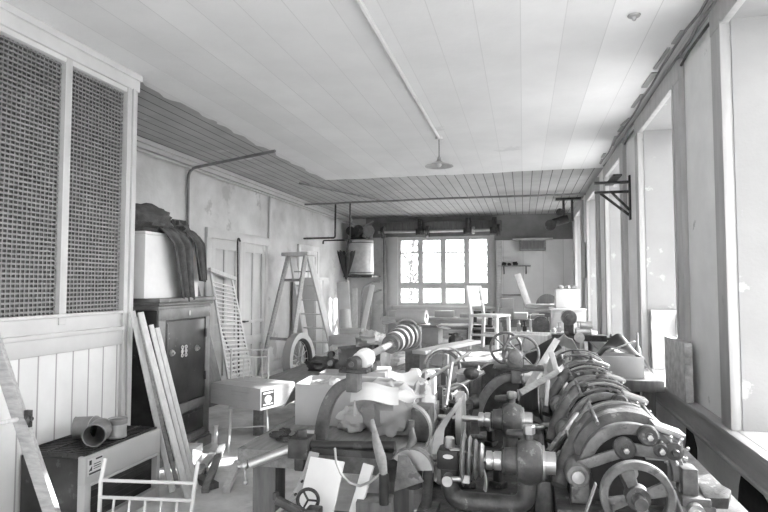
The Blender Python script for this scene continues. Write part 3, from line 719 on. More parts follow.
# things at the left end of the back
t = thing('pale_cupboard', 'pale grey cupboard standing against the left wall behind the step ladder', 'cupboard', (-4.5, 12.0, 0))
MB().box(-4.83, -4.32, 11.6, 12.5, .0, 1.86).build('cupboard_body', M_['railpaint'], t, w=True, bevel=.01)
for y in (11.62, 12.06): MB().box(-4.32, -4.30, y, y+.42, .08, 1.8).build('door', M_['railpaint'], t, w=True, bevel=.006)
for k, (x, y, zt_, dx, m, lb) in enumerate(((-3.98, 12.9, 1.78, .14, 'white', 'broad white board leaning upright beside the hanging umbrella'), (-3.80, 13.1, 1.62, .08, 'palewood', 'pale plank leaning upright right of the broad white board'), (-3.62, 13.3, 1.7, -.12, 'white', 'narrow white board leaning the other way below the boiler'))):
    plank('leaning_board', lb, (x+dx, y-.5, .02), (x-dx, y, zt_), .30 if k == 0 else .12, .025, M_[m], 'board', up=(0,1,.3), group='boards leaning in the back left corner')
b = MB(); b.tube([(-3.72, 12.0, .0), (-3.86, 12.25, 1.15)], .11, 16)
tag(b.build('paper_roll', M_['paper'], None, w=True, loc=(-3.72, 12.0, 0)), 'stout roll of white paper standing on end under the umbrella', 'roll')
# low bench with stacked boards (mid left)
def bench(name, label, x0, x1, y0, y1, top, th=.07, leg=.09, m='wood', cat='table', apron=.0, lm=None):
    t = thing(name, label, cat, ((x0+x1)/2, (y0+y1)/2, 0))
    MB().box(x0, x1, y0, y1, top-th, top).build('top', M_[m], t, w=True, bevel=.006)
    if apron: MB().box(x0+.05, x1-.05, y0+.04, y0+.07, top-th-apron, top-th).box(x0+.05, x1-.05, y1-.07, y1-.04, top-th-apron, top-th).box(x0+.04, x0+.07, y0+.05, y1-.05, top-th-apron, top-th).box(x1-.07, x1-.04, y0+.05, y1-.05, top-th-apron, top-th).build('apron', M_[m], t, w=True)
    for x in (x0+.06, x1-.06-leg):
        for y in (y0+.06, y1-.06-leg): MB().box(x, x+leg, y, y+leg, 0, top-th).build('leg', M_[lm or m], t, w=True, bevel=.004)
    return t
bench('low_bench', 'low wooden bench with boards and cartons stacked on it below the step ladder', -3.05, -1.62, 6.0, 8.9, .58)
PB = ['lowest and longest board', 'second board from the bottom', 'third board from the bottom', 'fourth board from the bottom', 'topmost board']
for k in range(5):
    o = MB().box(-.62+.04*k, .60-.05*(k % 3), -.16, .16, 0, .045).build('stacked_board', M_['palewood'], None, bevel=.004, loc=(-2.28+.05*(k % 2), 8.1, .582+k*.0475), rot=(0, 0, R(-8+5*k)))
    tag(o, PB[k]+' of the pale pile on the low bench', 'board', 'pile of boards on the low bench')
tag(MB().lump((0,0,0), .20, .16, .12, 21, .3, 24, 14, 3).build('paper_bundle', M_['paper'], None, loc=(-2.15, 8.05, .83)), 'crumpled white paper bundle on the pile of pale boards', 'paper')
carton('shallow_carton', 'small shallow open carton on the low bench behind the large open carton', 'box', (-2.06, 6.35, .582), .40, .32, .13, R(6), M_['card'], flaps=(None, None, None, None))
tag(MB().lump((0,0,0), .24, .17, .10, 5, .25).build('cloth_heap', M_['cloth'], None, loc=(-2.55, 7.2, .582)), 'small dark cloth heap on the low bench near the spoked wheel', 'cloth')
carton('brown_carton', 'closed brown carton at the right end of the low bench', 'box', (-1.86, 7.1, .582), .34, .4, .3, R(-4), M_['card'])
carton('pale_carton', 'pale closed carton behind the pile of boards on the low bench', 'box', (-2.65, 8.55, .582), .5, .36, .34, R(4), M_['cardlight'])
# bench in front of the window
bench('window_bench', 'long workbench under the back window', -3.75, -.75, 15.05, 15.85, .84, m='oldwood', apron=.12)
bench('packing_table', 'plain table heaped with cartons in front of the window bench', -3.5, -1.35, 10.6, 11.9, .60)
carton('grey_carton', 'long grey carton under the big white paper roll', 'box', (-2.25, 11.5, .602), .76, .44, .32, R(-3), M_['card'])
t = thing('paper_tube_roll', 'thick white paper roll lying on the long grey carton, its hollow end to the right', 'roll', (-2.2, 11.46, .922))
MB().lathe([(.055, 0), (.135, 0), (.14, .02), (.14, .60), (.135, .62), (.055, .62)], frame((-2.50, 11.48, .926+.141), (1, -.12, 0)), 28, closed=True).build('roll_body', M_['paper'], t, w=True)
MB().lathe([(.05, .01), (.056, .01), (.056, .61), (.05, .61)], frame((-2.50, 11.48, .926+.141), (1, -.12, 0)), 20, closed=True).build('core', M_['card'], t, w=True)
carton('lidded_carton', 'brown carton with white torn top flaps in front of the wooden drawer cabinet', 'box', (-1.75, 10.9, .602), .44, .36, .30, R(-5), M_['card'], flaps=(70, 95, 80, 100))
carton('low_carton', 'low brown carton left of the carton with white torn flaps', 'box', (-2.38, 10.85, .602), .42, .24, .16, R(3), M_['card'])
carton('corner_carton', 'brown carton at the left end of the packing table', 'box', (-3.30, 10.95, .602), .42, .4, .24, R(9), M_['cardlight'])
# things on the window bench, small
for k, (x, sx, sz, m, lb) in enumerate(((-3.4, .3, .16, 'cardlight', 'small pale box at the left end of the window bench'), (-2.75, .44, .13, 'card', 'low brown box on the window bench left of centre'), (-2.05, .5, .17, 'cardlight', 'wide pale box on the window bench under the middle of the window'), (-1.45, .36, .11, 'sack', 'flat brown box on the window bench right of centre'))):
    carton('bench_box', lb, 'box', (x, 15.4, .842), sx, .3, sz, R(rnd.uniform(-5, 5)), M_[m])
# wooden drawer cabinet and dark sewing stand
t = thing('drawer_cabinet', 'old wooden drawer cabinet with an overhanging top under the right half of the window', 'cabinet', (-1.42, 12.6, 0))
MB().box(-1.74, -1.14, 12.35, 12.9, 0, .80).build('cabinet_body', M_['wood'], t, w=True, bevel=.006)
MB().box(-1.80, -1.08, 12.30, 12.95, .80, .84).build('top', M_['oldwood'], t, w=True, bevel=.006)
for z in (.06, .30, .54):
    dr = MB().box(-1.70, -1.18, 12.335, 12.35, z, z+.21).build('drawer', M_['oldwood'], t, w=True, bevel=.006)
    MB().box(-1.56, -1.32, 12.32, 12.335, z+.09, z+.13).build('drawer_pull', M_['dark'], dr, w=True)
t = thing('dark_stand', 'dark wooden stand with an open shelf right of the drawer cabinet', 'stand', (-.8, 12.2, 0))
for x in (-1.06, -.58):
    MB().box(x-.03, x+.03, 11.95, 12.45, 0, .78).build('side_panel', M_['darkwood'], t, w=True)
MB().box(-1.1, -.54, 11.92, 12.48, .78, .82).build('top', M_['darkwood'], t, w=True)
MB().box(-1.03, -.61, 12.4, 12.44, .0, .78).box(-1.03, -.61, 11.98, 12.4, .35, .38).build('shelf_and_back', M_['wood'], t, w=True)
t = thing('sewing_machine', 'black sewing machine on the dark wooden stand', 'sewing machine', (-.82, 12.2, .822))
MB().box(-.2, .2, -.09, .09, 0, .05).build('bed', M_['dark'], t, bevel=.01)
MB().tube(bend([(.14, 0, .05), (.15, 0, .28), (-.12, 0, .30), (-.16, 0, .30)], .06), [.05]*1+[.045]*13, 10).cyl((-.16, 0, .10), (-.16, 0, .34), .035).build('arm', M_['dark'], t)
MB().cyl((.2, 0, .26), (.24, 0, .26), .07).build('hand_wheel', M_['iron'], t)
# ---------------- back right: shelves, cabinet, boards
t = thing('wall_shelf', 'thin shelf with dark oddments on the pale boarding right of the back window', 'shelf', (-.22, 15.85, 2.2))
MB().box(-.66, .2, 15.72, 15.965, 2.2, 2.225).build('board', M_['wood'], t, w=True)
for x in (-.5, .08): MB().beam((x, 15.95, 2.0), (x, 15.76, 2.2), .02, .03, (1,0,0)).build('strut', M_['iron'], t, w=True)
for k, (x, r) in enumerate(((-.5, .05), (-.36, .04), (-.2, .055))):
    tag(MB().lump((0,0,0), r*1.3, r, r, 30+k, .3, 12, 8).build('shelf_oddment', M_['dark'], None, loc=(x, 15.84, 2.226)), ['small dark lump at the left end of the thin wall shelf', 'smallest dark lump in the middle of the row on the thin wall shelf', 'dark lump at the right of the row on the thin wall shelf'][k], 'oddment', 'oddments on the wall shelf')
t = thing('wall_cabinet', 'small shallow cabinet under a ledge high on the pale boarding', 'cabinet', (.24, 15.85, 2.62))
MB().box(-.08, .60, 15.76, 15.97, 2.62, 2.90).build('cabinet_body', M_['wood'], t, w=True, bevel=.006)
MB().box(-.26, .78, 15.72, 15.97, 2.90, 2.95).build('ledge', M_['oldwood'], t, w=True, bevel=.005)
MB().box(-.04, .56, 15.745, 15.76, 2.66, 2.87).build('door', M_['darkwood'], t, w=True)
t = thing('wall_rack', 'small rail with a post and a lower shelf beside the back window', 'rack', (-.5, 15.85, 1.4))
MB().box(-.70, -.56, 15.8, 15.97, .9, 2.9).build('post', M_['oldwood'], t, w=True)
MB().box(-.56, .1, 15.78, 15.965, 1.42, 1.45).build('rail', M_['wood'], t, w=True)
bench('far_bench', 'long workbench against the back wall right of the window', -.5, .5, 12.9, 14.1, .95, m='wood', apron=.1)
BX = [((-.38, 13.15), .3, .28, .24, 'cardlight', 'pale box at the left end of the far bench'), ((-.05, 13.1), .28, .24, .14, 'white', 'low white box in the middle of the far bench'), ((.30, 13.3), .30, .3, .1, 'card', 'low brown box at the right end of the far bench')]
for (x, y), sx, sy, sz, m, lb in BX: carton('far_box', lb, 'box', (x, y, .952), sx, sy, sz, R(rnd.uniform(-8, 8)), M_[m])
carton('far_box', 'pale box stacked highest at the left of the far bench', 'box', (-.36, 13.15, 1.194), .26, .24, .2, R(12), M_['sack'])
plank('tilted_plank', 'short pale plank tilted up against the boarding over the far bench', (.2, 13.9, .96), (-.14, 14.3, 1.96), .16, .05, M_['palewood'], up=(.3, -1, 0))
t = thing('stacked_timber', 'grey-brown stack of thick boards lying on the far bench', 'timber', (.35, 13.8, 1.0))
for k in range(2): MB().box(.02+.03*k, .78-.06*k, 13.5, 13.85, .952+.1*k+.12, 1.045+.1*k+.12).build('board', M_['oldwood'], t, w=True, bevel=.006)
for x in (.1, .6): MB().box(x, x+.08, 13.52, 13.82, .952, 1.07).build('bearer', M_['wood'], t, w=True)
tag(MB().cyl((.55, 13.98, 1.22), (.55, 14.04, 1.22), .27, 28).build('round_disc', M_['darkwood'], None, w=True, loc=(.55, 13.98, .95)), 'dark round disc standing behind the stack of thick boards', 'disc')
t = thing('grey_cabinet', 'plain pale grey cabinet below the white carton near the window wall', 'cabinet', (.92, 12.3, 0))
MB().box(.56, 1.2, 12.0, 12.7, 0, 1.20).build('cabinet_body', M_['railpaint'], t, w=True, bevel=.008)
MB().box(.52, 1.21, 11.96, 12.72, 1.20, 1.235).build('top', M_['white'], t, w=True, bevel=.004)
MB().box(.60, 1.16, 11.985, 12.0, .1, 1.14).build('door', M_['railpaint'], t, w=True, bevel=.005)
carton('white_carton', 'white carton on the pale grey cabinet near the window wall', 'box', (.86, 12.28, 1.237), .46, .4, .38, R(2), M_['white'])
for k, x in enumerate((.74, .88, 1.0)):
    tag(MB().lump((0,0,0), .06, .06, .045, 40+k, .35, 12, 8).build('crumpled_paper', M_['paper'], None, loc=(x, 12.2+.05*k, 1.619)), ['crumpled white paper at the left on the white carton', 'crumpled white paper in the middle on the white carton', 'crumpled white paper at the right on the white carton'][k], 'paper', 'papers on the white carton')
# hanger with dark motor at the ceiling
t = thing('ceiling_motor', 'small dark motor hanging from an iron bracket under the ceiling near the last window', 'motor', (.96, 13.2, 3.62))
MB().box(.72, 1.25, 13.1, 13.3, 3.57, 3.61).box(.86, .91, 13.15, 13.25, 3.2, 3.58).box(1.04, 1.09, 13.15, 13.25, 3.1, 3.58).build('bracket', M_['iron'], t, w=True)
MB().cyl((.68, 13.2, 3.08), (.98, 13.2, 3.16), .09).ball((.66, 13.2, 3.07), .09).build('motor_body', M_['dark'], t, w=True)
MB().cyl((.60, 13.1, 3.02), (.60, 13.3, 3.02), .12).cyl((.8, 13.1, 3.3), (.8, 13.3, 3.3), .08).build('pulley', M_['iron'], t, w=True)
tag(MB().sheet(lambda u, v: (XR-.03-.03*math.sin(u*9), 12.75+u*.22+.03*math.sin(v*5), 2.6-v*.75), 8, 12, .004).build('hanging_rag', M_['canvas'], None, w=True, loc=(XR-.04, 12.85, 1.85)), 'pale rag hanging on the pier beside the far windows', 'rag')

# ------------------------------------------------------------------ middle distance
bench('brown_table', 'worn brown table with a deep drawer edge under the pale wooden chair', -1.02, -.20, 6.6, 8.5, .83, th=.04, apron=.14)
tag(MB().sheet(lambda u, v: (-1.0+u*.72, 6.62+v*1.0, .834+.03*abs(math.sin(u*7+v*4))*v*(1-v)*4), 16, 16, .003).build('wrapping_paper', M_['sack'], None, w=True, loc=(-.64, 7.1, .832)), 'rumpled sheet of brown wrapping paper spread on the brown table', 'paper')
t = thing('wooden_chair', 'pale wooden chair standing on the brown table', 'chair', (-.44, 7.95, .832), R(66))
def cbeam(n, a, bb, w_, t_, up=(0,0,1)): MB().beam(a, bb, w_, t_, up).build(n, M_['palewood'], t, bevel=.003)
for s in (-1, 1):
    cbeam('leg', (s*.19, -.19, 0), (s*.18, -.18, .44), .04, .04, (0,1,0)); cbeam('leg', (s*.19, .22, 0), (s*.18, .19, .46), .045, .04, (0,1,0))
    cbeam('back_post', (s*.18, .19, .44), (s*.19, .26, .86), .045, .035, (0,1,0))
    cbeam('stretcher', (s*.185, -.18, .2), (s*.185, .2, .2), .02, .03)
MB().box(-.21, .21, -.21, .2, .44, .475).build('seat', M_['palewood'], t, bevel=.012)
for z in (.82, .62): MB().beam((-.19, .2+(z-.44)*.15, z), (.19, .2+(z-.44)*.15, z), .025, .08).build('back_rail', M_['palewood'], t, bevel=.004)
bench('crate_table', 'rough table carrying the open wooden crate', -.18, .62, 8.3, 9.4, .74, m='darkwood')
t = thing('wooden_crate', 'open pale wooden crate in the middle of the room behind the spoked hand wheels', 'crate', (.10, 8.75, .742), R(-6))
for s in (-1, 1): MB().box(-.34, .34, s*.24-.012, s*.24+.012, .0, .25).build('long_side', M_['palewood'], t, bevel=.003); MB().box(s*.335-.014, s*.335+.014, -.228, .228, 0, .25).build('end_side', M_['palewood'], t, bevel=.003)
MB().box(-.32, .32, -.226, .226, 0, .02).build('bottom', M_['wood'], t)
for s in (-1, 1): MB().box(s*.28-.025, s*.28+.025, -.265, -.253, 0, .25).build('corner_batten', M_['oldwood'], t)
MB().box(-.3, .28, -.1, .2, .03, .13).build('packed_goods', M_['sack'], t, bevel=.02)
# bench lathe on its stand
t = thing('bench_lathe', 'small milling machine on a four-legged stand before the far windows', 'machine', (.68, 8.0, 0))
MB().box(.36, 1.04, 7.9, 8.12, .97, 1.05).build('table', M_['iron'], t, w=True, bevel=.008)
for x in (.56, .78):
    for y in (7.86, 8.16): MB().beam((x+(.06 if x > .6 else -.06), y, 0), (x, y*.5+4.0, .97), .04, .04, (0,1,0)).build('leg', M_['bright'], t, w=True)
MB().box(.42, .92, 7.8, 8.2, .58, .61).build('tray', M_['tin'], t, w=True)
MB().box(.52, .64, 7.95, 8.08, 1.05, 1.3).build('column', M_['steel'], t, w=True, bevel=.012)
MB().cyl((.58, 7.93, 1.27), (.58, 8.1, 1.27), .10, 24).cyl((.58, 7.88, 1.27), (.58, 7.93, 1.27), .05).build('head', M_['lightsteel'], t, w=True)
MB().box(.66, .86, 7.92, 8.08, 1.05, 1.13).box(.72, .88, 7.95, 8.05, 1.13, 1.22).build('slide', M_['bright'], t, w=True, bevel=.01)
MB().cyl((.70, 7.86, 1.02), (.70, 7.9, 1.02), .065, 24).cyl((.70, 7.82, 1.02), (.70, 7.87, 1.02), .022).build('dial', M_['bright'], t, w=True)
MB().cyl((1.04, 8.0, 1.0), (1.12, 8.0, 1.0), .02).ring((1.1, 8.0, 1.0), (1,0,0), .06, .01).build('hand_crank', M_['iron'], t, w=True)
# small pale tools on a narrow bench between lathe and crate
bench('tool_bench', 'narrow bench crowded with small tools behind the milling machine', -.15, .95, 9.9, 10.6, .90, m='wood')
TL = ['box', 'vice', 'jar', 'block', 'tin']
for k in range(11):
    x = -.08+k*.095; y = 10.0+rnd.uniform(0, .35); h_ = rnd.uniform(.08, .26); lb = ['leftmost', 'second', 'third', 'fourth', 'fifth', 'middle', 'seventh', 'eighth', 'ninth', 'tenth', 'rightmost'][k]
    if k % 3 == 0: b = MB().lathe([(.03, 0), (.035, .01), (.035, h_*.7), (.02, h_*.8), (.02, h_)]); nm = 'tool_jar'; ds = 'upright jar'
    elif k % 3 == 1: b = MB().box(-.035, .035, -.06, .06, 0, h_*.5).cyl((0, -.05, h_*.4), (0, -.05, h_), .012).cyl((-.03, -.05, h_), (.03, -.05, h_), .012); nm = 'small_vice'; ds = 'small clamp'
    else: b = MB().lathe([(.02, 0), (.022, h_*.8), (.008, h_*.85), (.008, h_*1.15), (.03, h_*1.16), (.03, h_*1.2)]); nm = 'hand_tool'; ds = 'hand tool on end'
    tag(b.build(nm, M_[('bright', 'iron', 'palewood', 'tin')[k % 4]], None, loc=(x, y, .902)), '%s, %s along the narrow tool bench' % (ds, lb), 'tool', 'tools on the narrow bench')
t = thing('arched_guard', 'dark arched guard plate standing at the end of the narrow tool bench', 'guard', (.28, 9.9, .902))
MB().prism([(.14*math.cos(math.pi*i/14), .14*math.sin(math.pi*i/14)+.14) for i in range(15)]+[(-.14, 0), (.14, 0)], .05, frame((.28, 9.97, .902), (0,-1,0), (1,0,0))).build('plate', M_['steel'], t, w=True)
# by the window wall
bench('wooden_bench', 'dark wooden bench against the window wall under the carton with black sheet', .62, 1.20, 5.55, 6.5, .85, th=.10, leg=.1, m='darkwood')
carton('sheet_carton', 'pale open carton with a curled black sheet inside, on the wall bench', 'box', (.86, 5.86, .852), .42, .34, .19, R(-3), M_['cardlight'], flaps=(None, None, None, 150))
MBs = MB().sheet(lambda u, v: (.68+.40*u, 5.74+.22*v+.04*math.sin(u*3), .99+.20*math.sin(math.pi*min(1, u*.95+.06))*(.6+.5*v)+.03*math.sin(u*8+v*3)), 20, 10, .005)
tag(MBs.build('black_sheet', M_['dark'], None, w=True, loc=(.87, 5.85, .95)), 'curled black sheet standing out of the pale open carton', 'sheet')
plank('light_stick', 'light stick lying across the curled black sheet', (.74, 5.70, 1.08), (.98, 5.64, 1.19), .02, .012, M_['palewood'], 'stick')
tag(MB().lathe([(.03, 0), (.032, .2), (.012, .24), (.012, .36), (.016, .365)]).build('bottle', M_['pipe'], None, loc=(1.12, 6.3, .852)), 'tall thin bottle at the back of the wall bench', 'bottle')
for k, (y, x0, x1, z1, lb) in enumerate(((6.70, 1.33, 1.60, 1.43, 'wide white insulation board standing at the left in the second window recess'), (6.62, 1.56, 1.83, 1.38, 'narrower white insulation board with ragged edge at the right in the second window recess'))):
    b = MB(); n = 14
    pl_ = [(x0+rnd.uniform(0, .008), ZS+.002+(z1-ZS)*i/n) for i in range(n+1)]+[(x1-rnd.uniform(0, .02), z1-(z1-ZS)*i/n) for i in range(n+1)]
    b.prism(pl_, .05, frame((0, y+.05, 0), (0,-1,0), (1,0,0)))
    tag(b.build('insulation_board', M_['paper'], None, w=True, loc=((x0+x1)/2, y, ZS)), lb, 'board')
b = MB(); n = 16
pl_ = [(4.84+rnd.uniform(0, .02), .805+.45*i/n) for i in range(n+1)]+[(5.50-rnd.uniform(0, .02), 1.255-.45*i/n) for i in range(n+1)]
b.prism(pl_, .055, frame((1.195, 0, 0), (1,0,0), (0,1,0)))
tag(b.build('grey_slab', mat('rough_grey_slab', .5, .95, var=.3, scale=14, bump=.6, bscale=60), None, w=True, loc=(1.26, 5.4, .803)), 'rough grey slab standing on the sill board in front of the pier', 'slab')
# dark stains on the low wall (soot and damp with their own outlines)
def stain(name, pts, m, X_=XR-.004):
    b = MB().prism([(p[0], p[1]) for p in pts], .003, frame((X_, 0, 0), (1,0,0), (0,1,0)))
    struct(name, b, m)
soot = mat('soot_stain', .02, .95, var=.5, scale=9)
P3 = lambda l: [(at(x, y, X=XR-.004).y, at(x, y, X=XR-.004).z) for x, y in l]
stain('trim_51', P3([(742,468),(752,478),(766,500),(775,520),(780,560),(732,560),(737,510),(739,485)]), soot)
stain('trim_52', P3([(686,425),(692,430),(697,448),(697,460),(683,458),(686,440)]), soot)
stain('trim_53', P3([(648,395),(653,402),(656,415),(652,428),(646,425)]), soot)
# ------------------------------------------------------------------ left workbench with the packing goods
TT = .85
bench('workbench', 'heavy wooden workbench with thick legs carrying the large open carton', -1.46, -.50, 2.78, 5.7, TT, th=.085, leg=.13, m='wood', lm='darkwood')
BC = V((-1.14, 3.50, TT+.002))
t = carton('large_carton', 'large open cardboard carton with raised flaps on the left workbench', 'box', BC, .46, .34, .245, R(4), M_['cardlight'], flaps=(None, 112, 150, 96))
b = MB().lump((-.08, .0, .1), .11, .1, .09, 3, .25); b.build('packing_paper', M_['sack'], t)
MB().box(-.02, .16, -.12, .1, .16, .19, Matrix.Rotation(R(12), 4, 'Y')).build('packing_board', M_['card'], t)
for k, (dx, dy, r) in enumerate(((-1.33, 3.02, .035), (-1.27, 2.96, .03), (-1.22, 3.06, .028), (-1.34, 3.12, .025))):
    tag(MB().lump((0,0,0), r*1.5, r, r*.6, 60+k, .4, 12, 8).build('dirt_crumb', M_['iron'], None, loc=(dx, dy, TT+.002)), ['dark crumb nearest the left edge of the workbench top', 'dark crumb nearest the front edge of the workbench top', 'dark crumb nearest the large carton on the workbench top', 'small dark crumb farthest back at the left edge of the workbench top'][k], 'crumb', 'crumbs on the workbench')
tag(MB().cyl((-1.19, 3.0, TT+.03), (-1.08, 3.02, TT+.03), .027, 16).build('cork_roller', M_['sack'], None, w=True, loc=(-1.14, 3.0, TT)), 'short brown roller lying on the workbench left of the curved iron arm', 'roller')
# paper sacks and papers
SK = [((-.755, 3.28), .155, .15, .17, 'sack', 'largest pale paper sack slumped on the workbench behind the black bar'), ((-.60, 3.40), .09, .12, .15, 'sack', 'pale paper sack leaning on the largest sack, right side of the workbench'),
      ((-.98, 3.28), .09, .09, .08, 'paper', 'crumpled bright paper between the curved iron arm and the sacks'), ((-.70, 3.62), .15, .11, .15, 'paper', 'torn bright white paper heap catching the sun behind the sacks'), ((-.76, 3.88), .12, .1, .07, 'canvas', 'flat pale cloth bundle behind the sacks on the workbench')]
for k, ((x, y), sx, sy, sz, m, lb) in enumerate(SK):
    tag(MB().lump((0,0,0), sx, sy, sz, 70+k, .22, 30, 18, 2.6).build('paper_sack' if k < 2 else 'crumpled_paper', M_[m], None, loc=(x, y, TT+.002)), lb, 'sack' if k < 2 else 'paper')
for k, (c, sx, sy, rz, tl, lb) in enumerate((((-.80, 3.10, TT+.26), .26, .18, 12, 26, 'large sheet of paper lying over the largest sack'), ((-.64, 3.16, TT+.24), .18, .14, -18, 20, 'smaller sheet of paper lying over the right-hand sack'), ((-.70, 3.5, TT+.28), .2, .15, 40, 30, 'bright sheet of paper on the torn heap behind the sacks'))):
    M0 = TR(c[0], c[1], c[2], R(rz), R(tl))
    tag(MB().sheet(lambda u, v: M0 @ V(((u-.5)*sx, (v-.5)*sy, .018*math.sin(u*5+k)+.02*math.sin(v*4+k))), 12, 12, .002).build('paper_sheet', M_['paper'], None, w=True, loc=c), lb, 'paper', 'sheets of paper over the sacks')
# long black bar with its polished lever, clamped at the front of the workbench
t = thing('lever_bar', 'long bar with a polished round lever sticking out to the left of the workbench', 'lever', (-1.04, 2.70, TT+.02))
MB().cyl((-1.08, 2.70, .912), (-.60, 2.70, .94), .022).box(-1.0, -.60, 2.66, 2.74, .885, .915).build('black_bar', M_['dark'], t, w=True)
MB().cyl(at(250, 464, Y=2.66), (-1.07, 2.70, .913), .023, 16).build('polished_lever', M_['bright'], t, w=True)
e = at(245, 465.5, Y=2.66); MB().ball(e, .022).cyl(e, e+V((-.035,0,-.005)), .012).build('end_knob', M_['bright'], t, w=True)
MB().cyl(e+V((.0,0,-.01)), e+V((.004,0,-.075)), .005).ball(e+V((.004,0,-.08)), .012).build('pendant_screw', M_['tin'], t, w=True)
MB().box(-1.12, -1.02, 2.64, 2.77, .86, .955).cyl((-1.07, 2.70, .93), (-1.07, 2.70, .99), .025).box(-1.09, -1.04, 2.65, 2.74, .80, .87).build('clamp', M_['iron'], t, w=True, bevel=.008)
# ------------------------------------------------------------------ swan neck iron arms
def swan_arm(name, label, base, head, depth, m='steel'):
    """curved flat iron arm rising from base and ending in a block head; all in world space"""
    base, head = V(base), V(head)
    t = thing(name, label, 'machine', base)
    pts = []
    for i in range(17):
        a = math.pi/2*i/16
        pts.append((base.x+(head.x-base.x)*(1-math.cos(a)), base.y, base.z+(head.z-base.z)*math.sin(a)))
    # flat arm, swept with a rectangular section
    vs = []; fs = []; n = len(pts)
    for i, p in enumerate(pts):
        q = V(pts[min(i+1, n-1)])-V(pts[max(i-1, 0)]); q.normalize(); nx = V((q.z, 0, -q.x)); wd = .034-.006*i/16
        for s_, d_ in ((-1, -1), (1, -1), (1, 1), (-1, 1)): vs.append(V(p)+nx*wd*s_+V((0, depth/2*d_, 0)))
    for i in range(n-1):
        for j in range(4): fs.append((4*i+j, 4*i+(j+1) % 4, 4*i+4+(j+1) % 4, 4*i+4+j))
    fs += [(3,2,1,0), tuple(range(4*n-4, 4*n))]
    MB().add(vs, fs).build('curved_arm', M_[m], t, w=True, bevel=.006)
    MB().box(base.x-.07, base.x+.08, base.y-.06, base.y+.06, base.z-.0, base.z+.025).build('foot', M_[m], t, w=True, bevel=.006)
    h = head
    MB().box(h.x-.015, h.x+.05, h.y-.045, h.y+.045, h.z-.04, h.z+.06).build('head_block', M_[m], t, w=True, bevel=.008)
    MB().box(h.x-.055, h.x+.10, h.y-.042, h.y+.046, h.z+.058, h.z+.078).build('cross_plate', M_['iron'], t, w=True, bevel=.006)
    MB().box(h.x-.016, h.x+.05, h.y-.044, h.y+.044, h.z+.076, h.z+.115).lathe([(.033, -.044), (.033, .044)], frame((h.x+.017, h.y, h.z+.108), (0,1,0)), 20).build('bearing_cap', M_['iron'], t, w=True, bevel=.006)
    MB().cyl((h.x+.017, h.y-.056, h.z+.105), (h.x+.017, h.y-.044, h.z+.105), .014, 16).build('bolt', M_['steel'], t, w=True)
    MB().tube([(h.x+.03, h.y-.03, h.z-.08), (h.x+.03, h.y-.02, h.z-.16)], .005, 6).build('oil_pin', M_['tin'], t, w=True)
    return t
t = swan_arm('curved_arm_machine', 'dark curved-arm machine with a long pulley shaft running back over the workbench', (-1.05, 2.92, TT+.002), (-.885, 2.92, 1.185), .05)
ax = V((-.868, 2.92, 1.29))
MB().cyl(ax, ax+V((-.13, 2.35, -.03)), .022).build('shaft', M_['bright'], t, w=True)
MB().lathe([(.03, 0), (.045, .01), (.042, .10), (.054, .11), (.054, .15), (.04, .16), (.03, .2)], frame(ax+V((0,.10,0)), (-.02,1,0))).build('front_pulley', M_['white'], t, w=True)
for k, (yy, r) in enumerate(((1.10, .06), (1.27, .072), (1.44, .085), (1.61, .098), (1.78, .110))):
    MB().lathe([(.03, 0), (r, .0), (r+.006, .03), (r+.006, .06), (r, .09), (.03, .09)], frame(ax+V((-.055*yy, yy, -.015)), (-.055,1,0)), 28).build('step_pulley', M_['lightsteel' if k % 2 else 'steel'], t, w=True)
MB().ring(ax+V((-.11, 1.95, -.02)), (.2,1,0), .13, .010, 32, 6).build('belt', M_['belt'], t, w=True)
MB().box(-1.06, -.92, 5.2, 5.3, TT+.002, 1.32).build('end_stand', M_['wood'], t, w=True, bevel=.01)
# ornate gearing to the left of its head
t = thing('gear_head', 'dark knuckled gear head lying beside the top of the curved iron arm on a box', 'gear', (-1.14, 3.95, 1.12))
MB().cyl((-1.2, 3.9, 1.20), (-1.0, 3.98, 1.22), .06, 18).cyl((-1.26, 3.86, 1.19), (-1.14, 3.9, 1.2), .08, 18).build('drum', M_['iron'], t, w=True)
for k in range(5):
    a = k*1.25; MB().cyl((-1.26+.05*math.cos(a), 3.84, 1.19+.05*math.sin(a)), (-1.26+.05*math.cos(a), 3.80, 1.19+.05*math.sin(a)), .022, 12).build('stud', M_['steel'] if k % 2 else M_['dark'], t, w=True)
MB().box(-1.2, -1.02, 3.88, 4.02, 1.097, 1.15).build('base', M_['iron'], t, w=True, bevel=.01)
carton('tall_carton', 'brown carton behind the large open carton carrying the dark gear head', 'box', (-1.12, 4.05, TT+.002), .34, .30, .242, R(5), M_['card'])
carton('stand_carton', 'tall brown carton with a white edge board beside the pulley shaft', 'box', (-.74, 5.05, TT+.002), .24, .3, .26, R(-3), M_['card'])
plank('edge_board', 'pale upright board beside the tall brown carton on the workbench', (-.585, 4.98, TT+.004), (-.585, 5.0, TT+.27), .07, .03, M_['palewood'], 'board', up=(0,1,0))
plank('bright_plank', 'bright pale plank lying across the cartons at the back of the workbench', (-.86, 4.8, 1.135), (-.46, 5.6, 1.16), .14, .03, M_['paper'])
for k, (x, y, h_, lb) in enumerate(((-.80, 4.30, .22, 'white tin beside the shaft pulleys on the workbench'), (-.70, 4.42, .19, 'second white tin right of the shaft pulleys'))):
    tag(MB().lathe([(.04, 0), (.045, .01), (.045, h_-.02), (.03, h_)]).build('white_tin', M_['white'], None, loc=(x, y, TT+.002)), lb, 'tin')
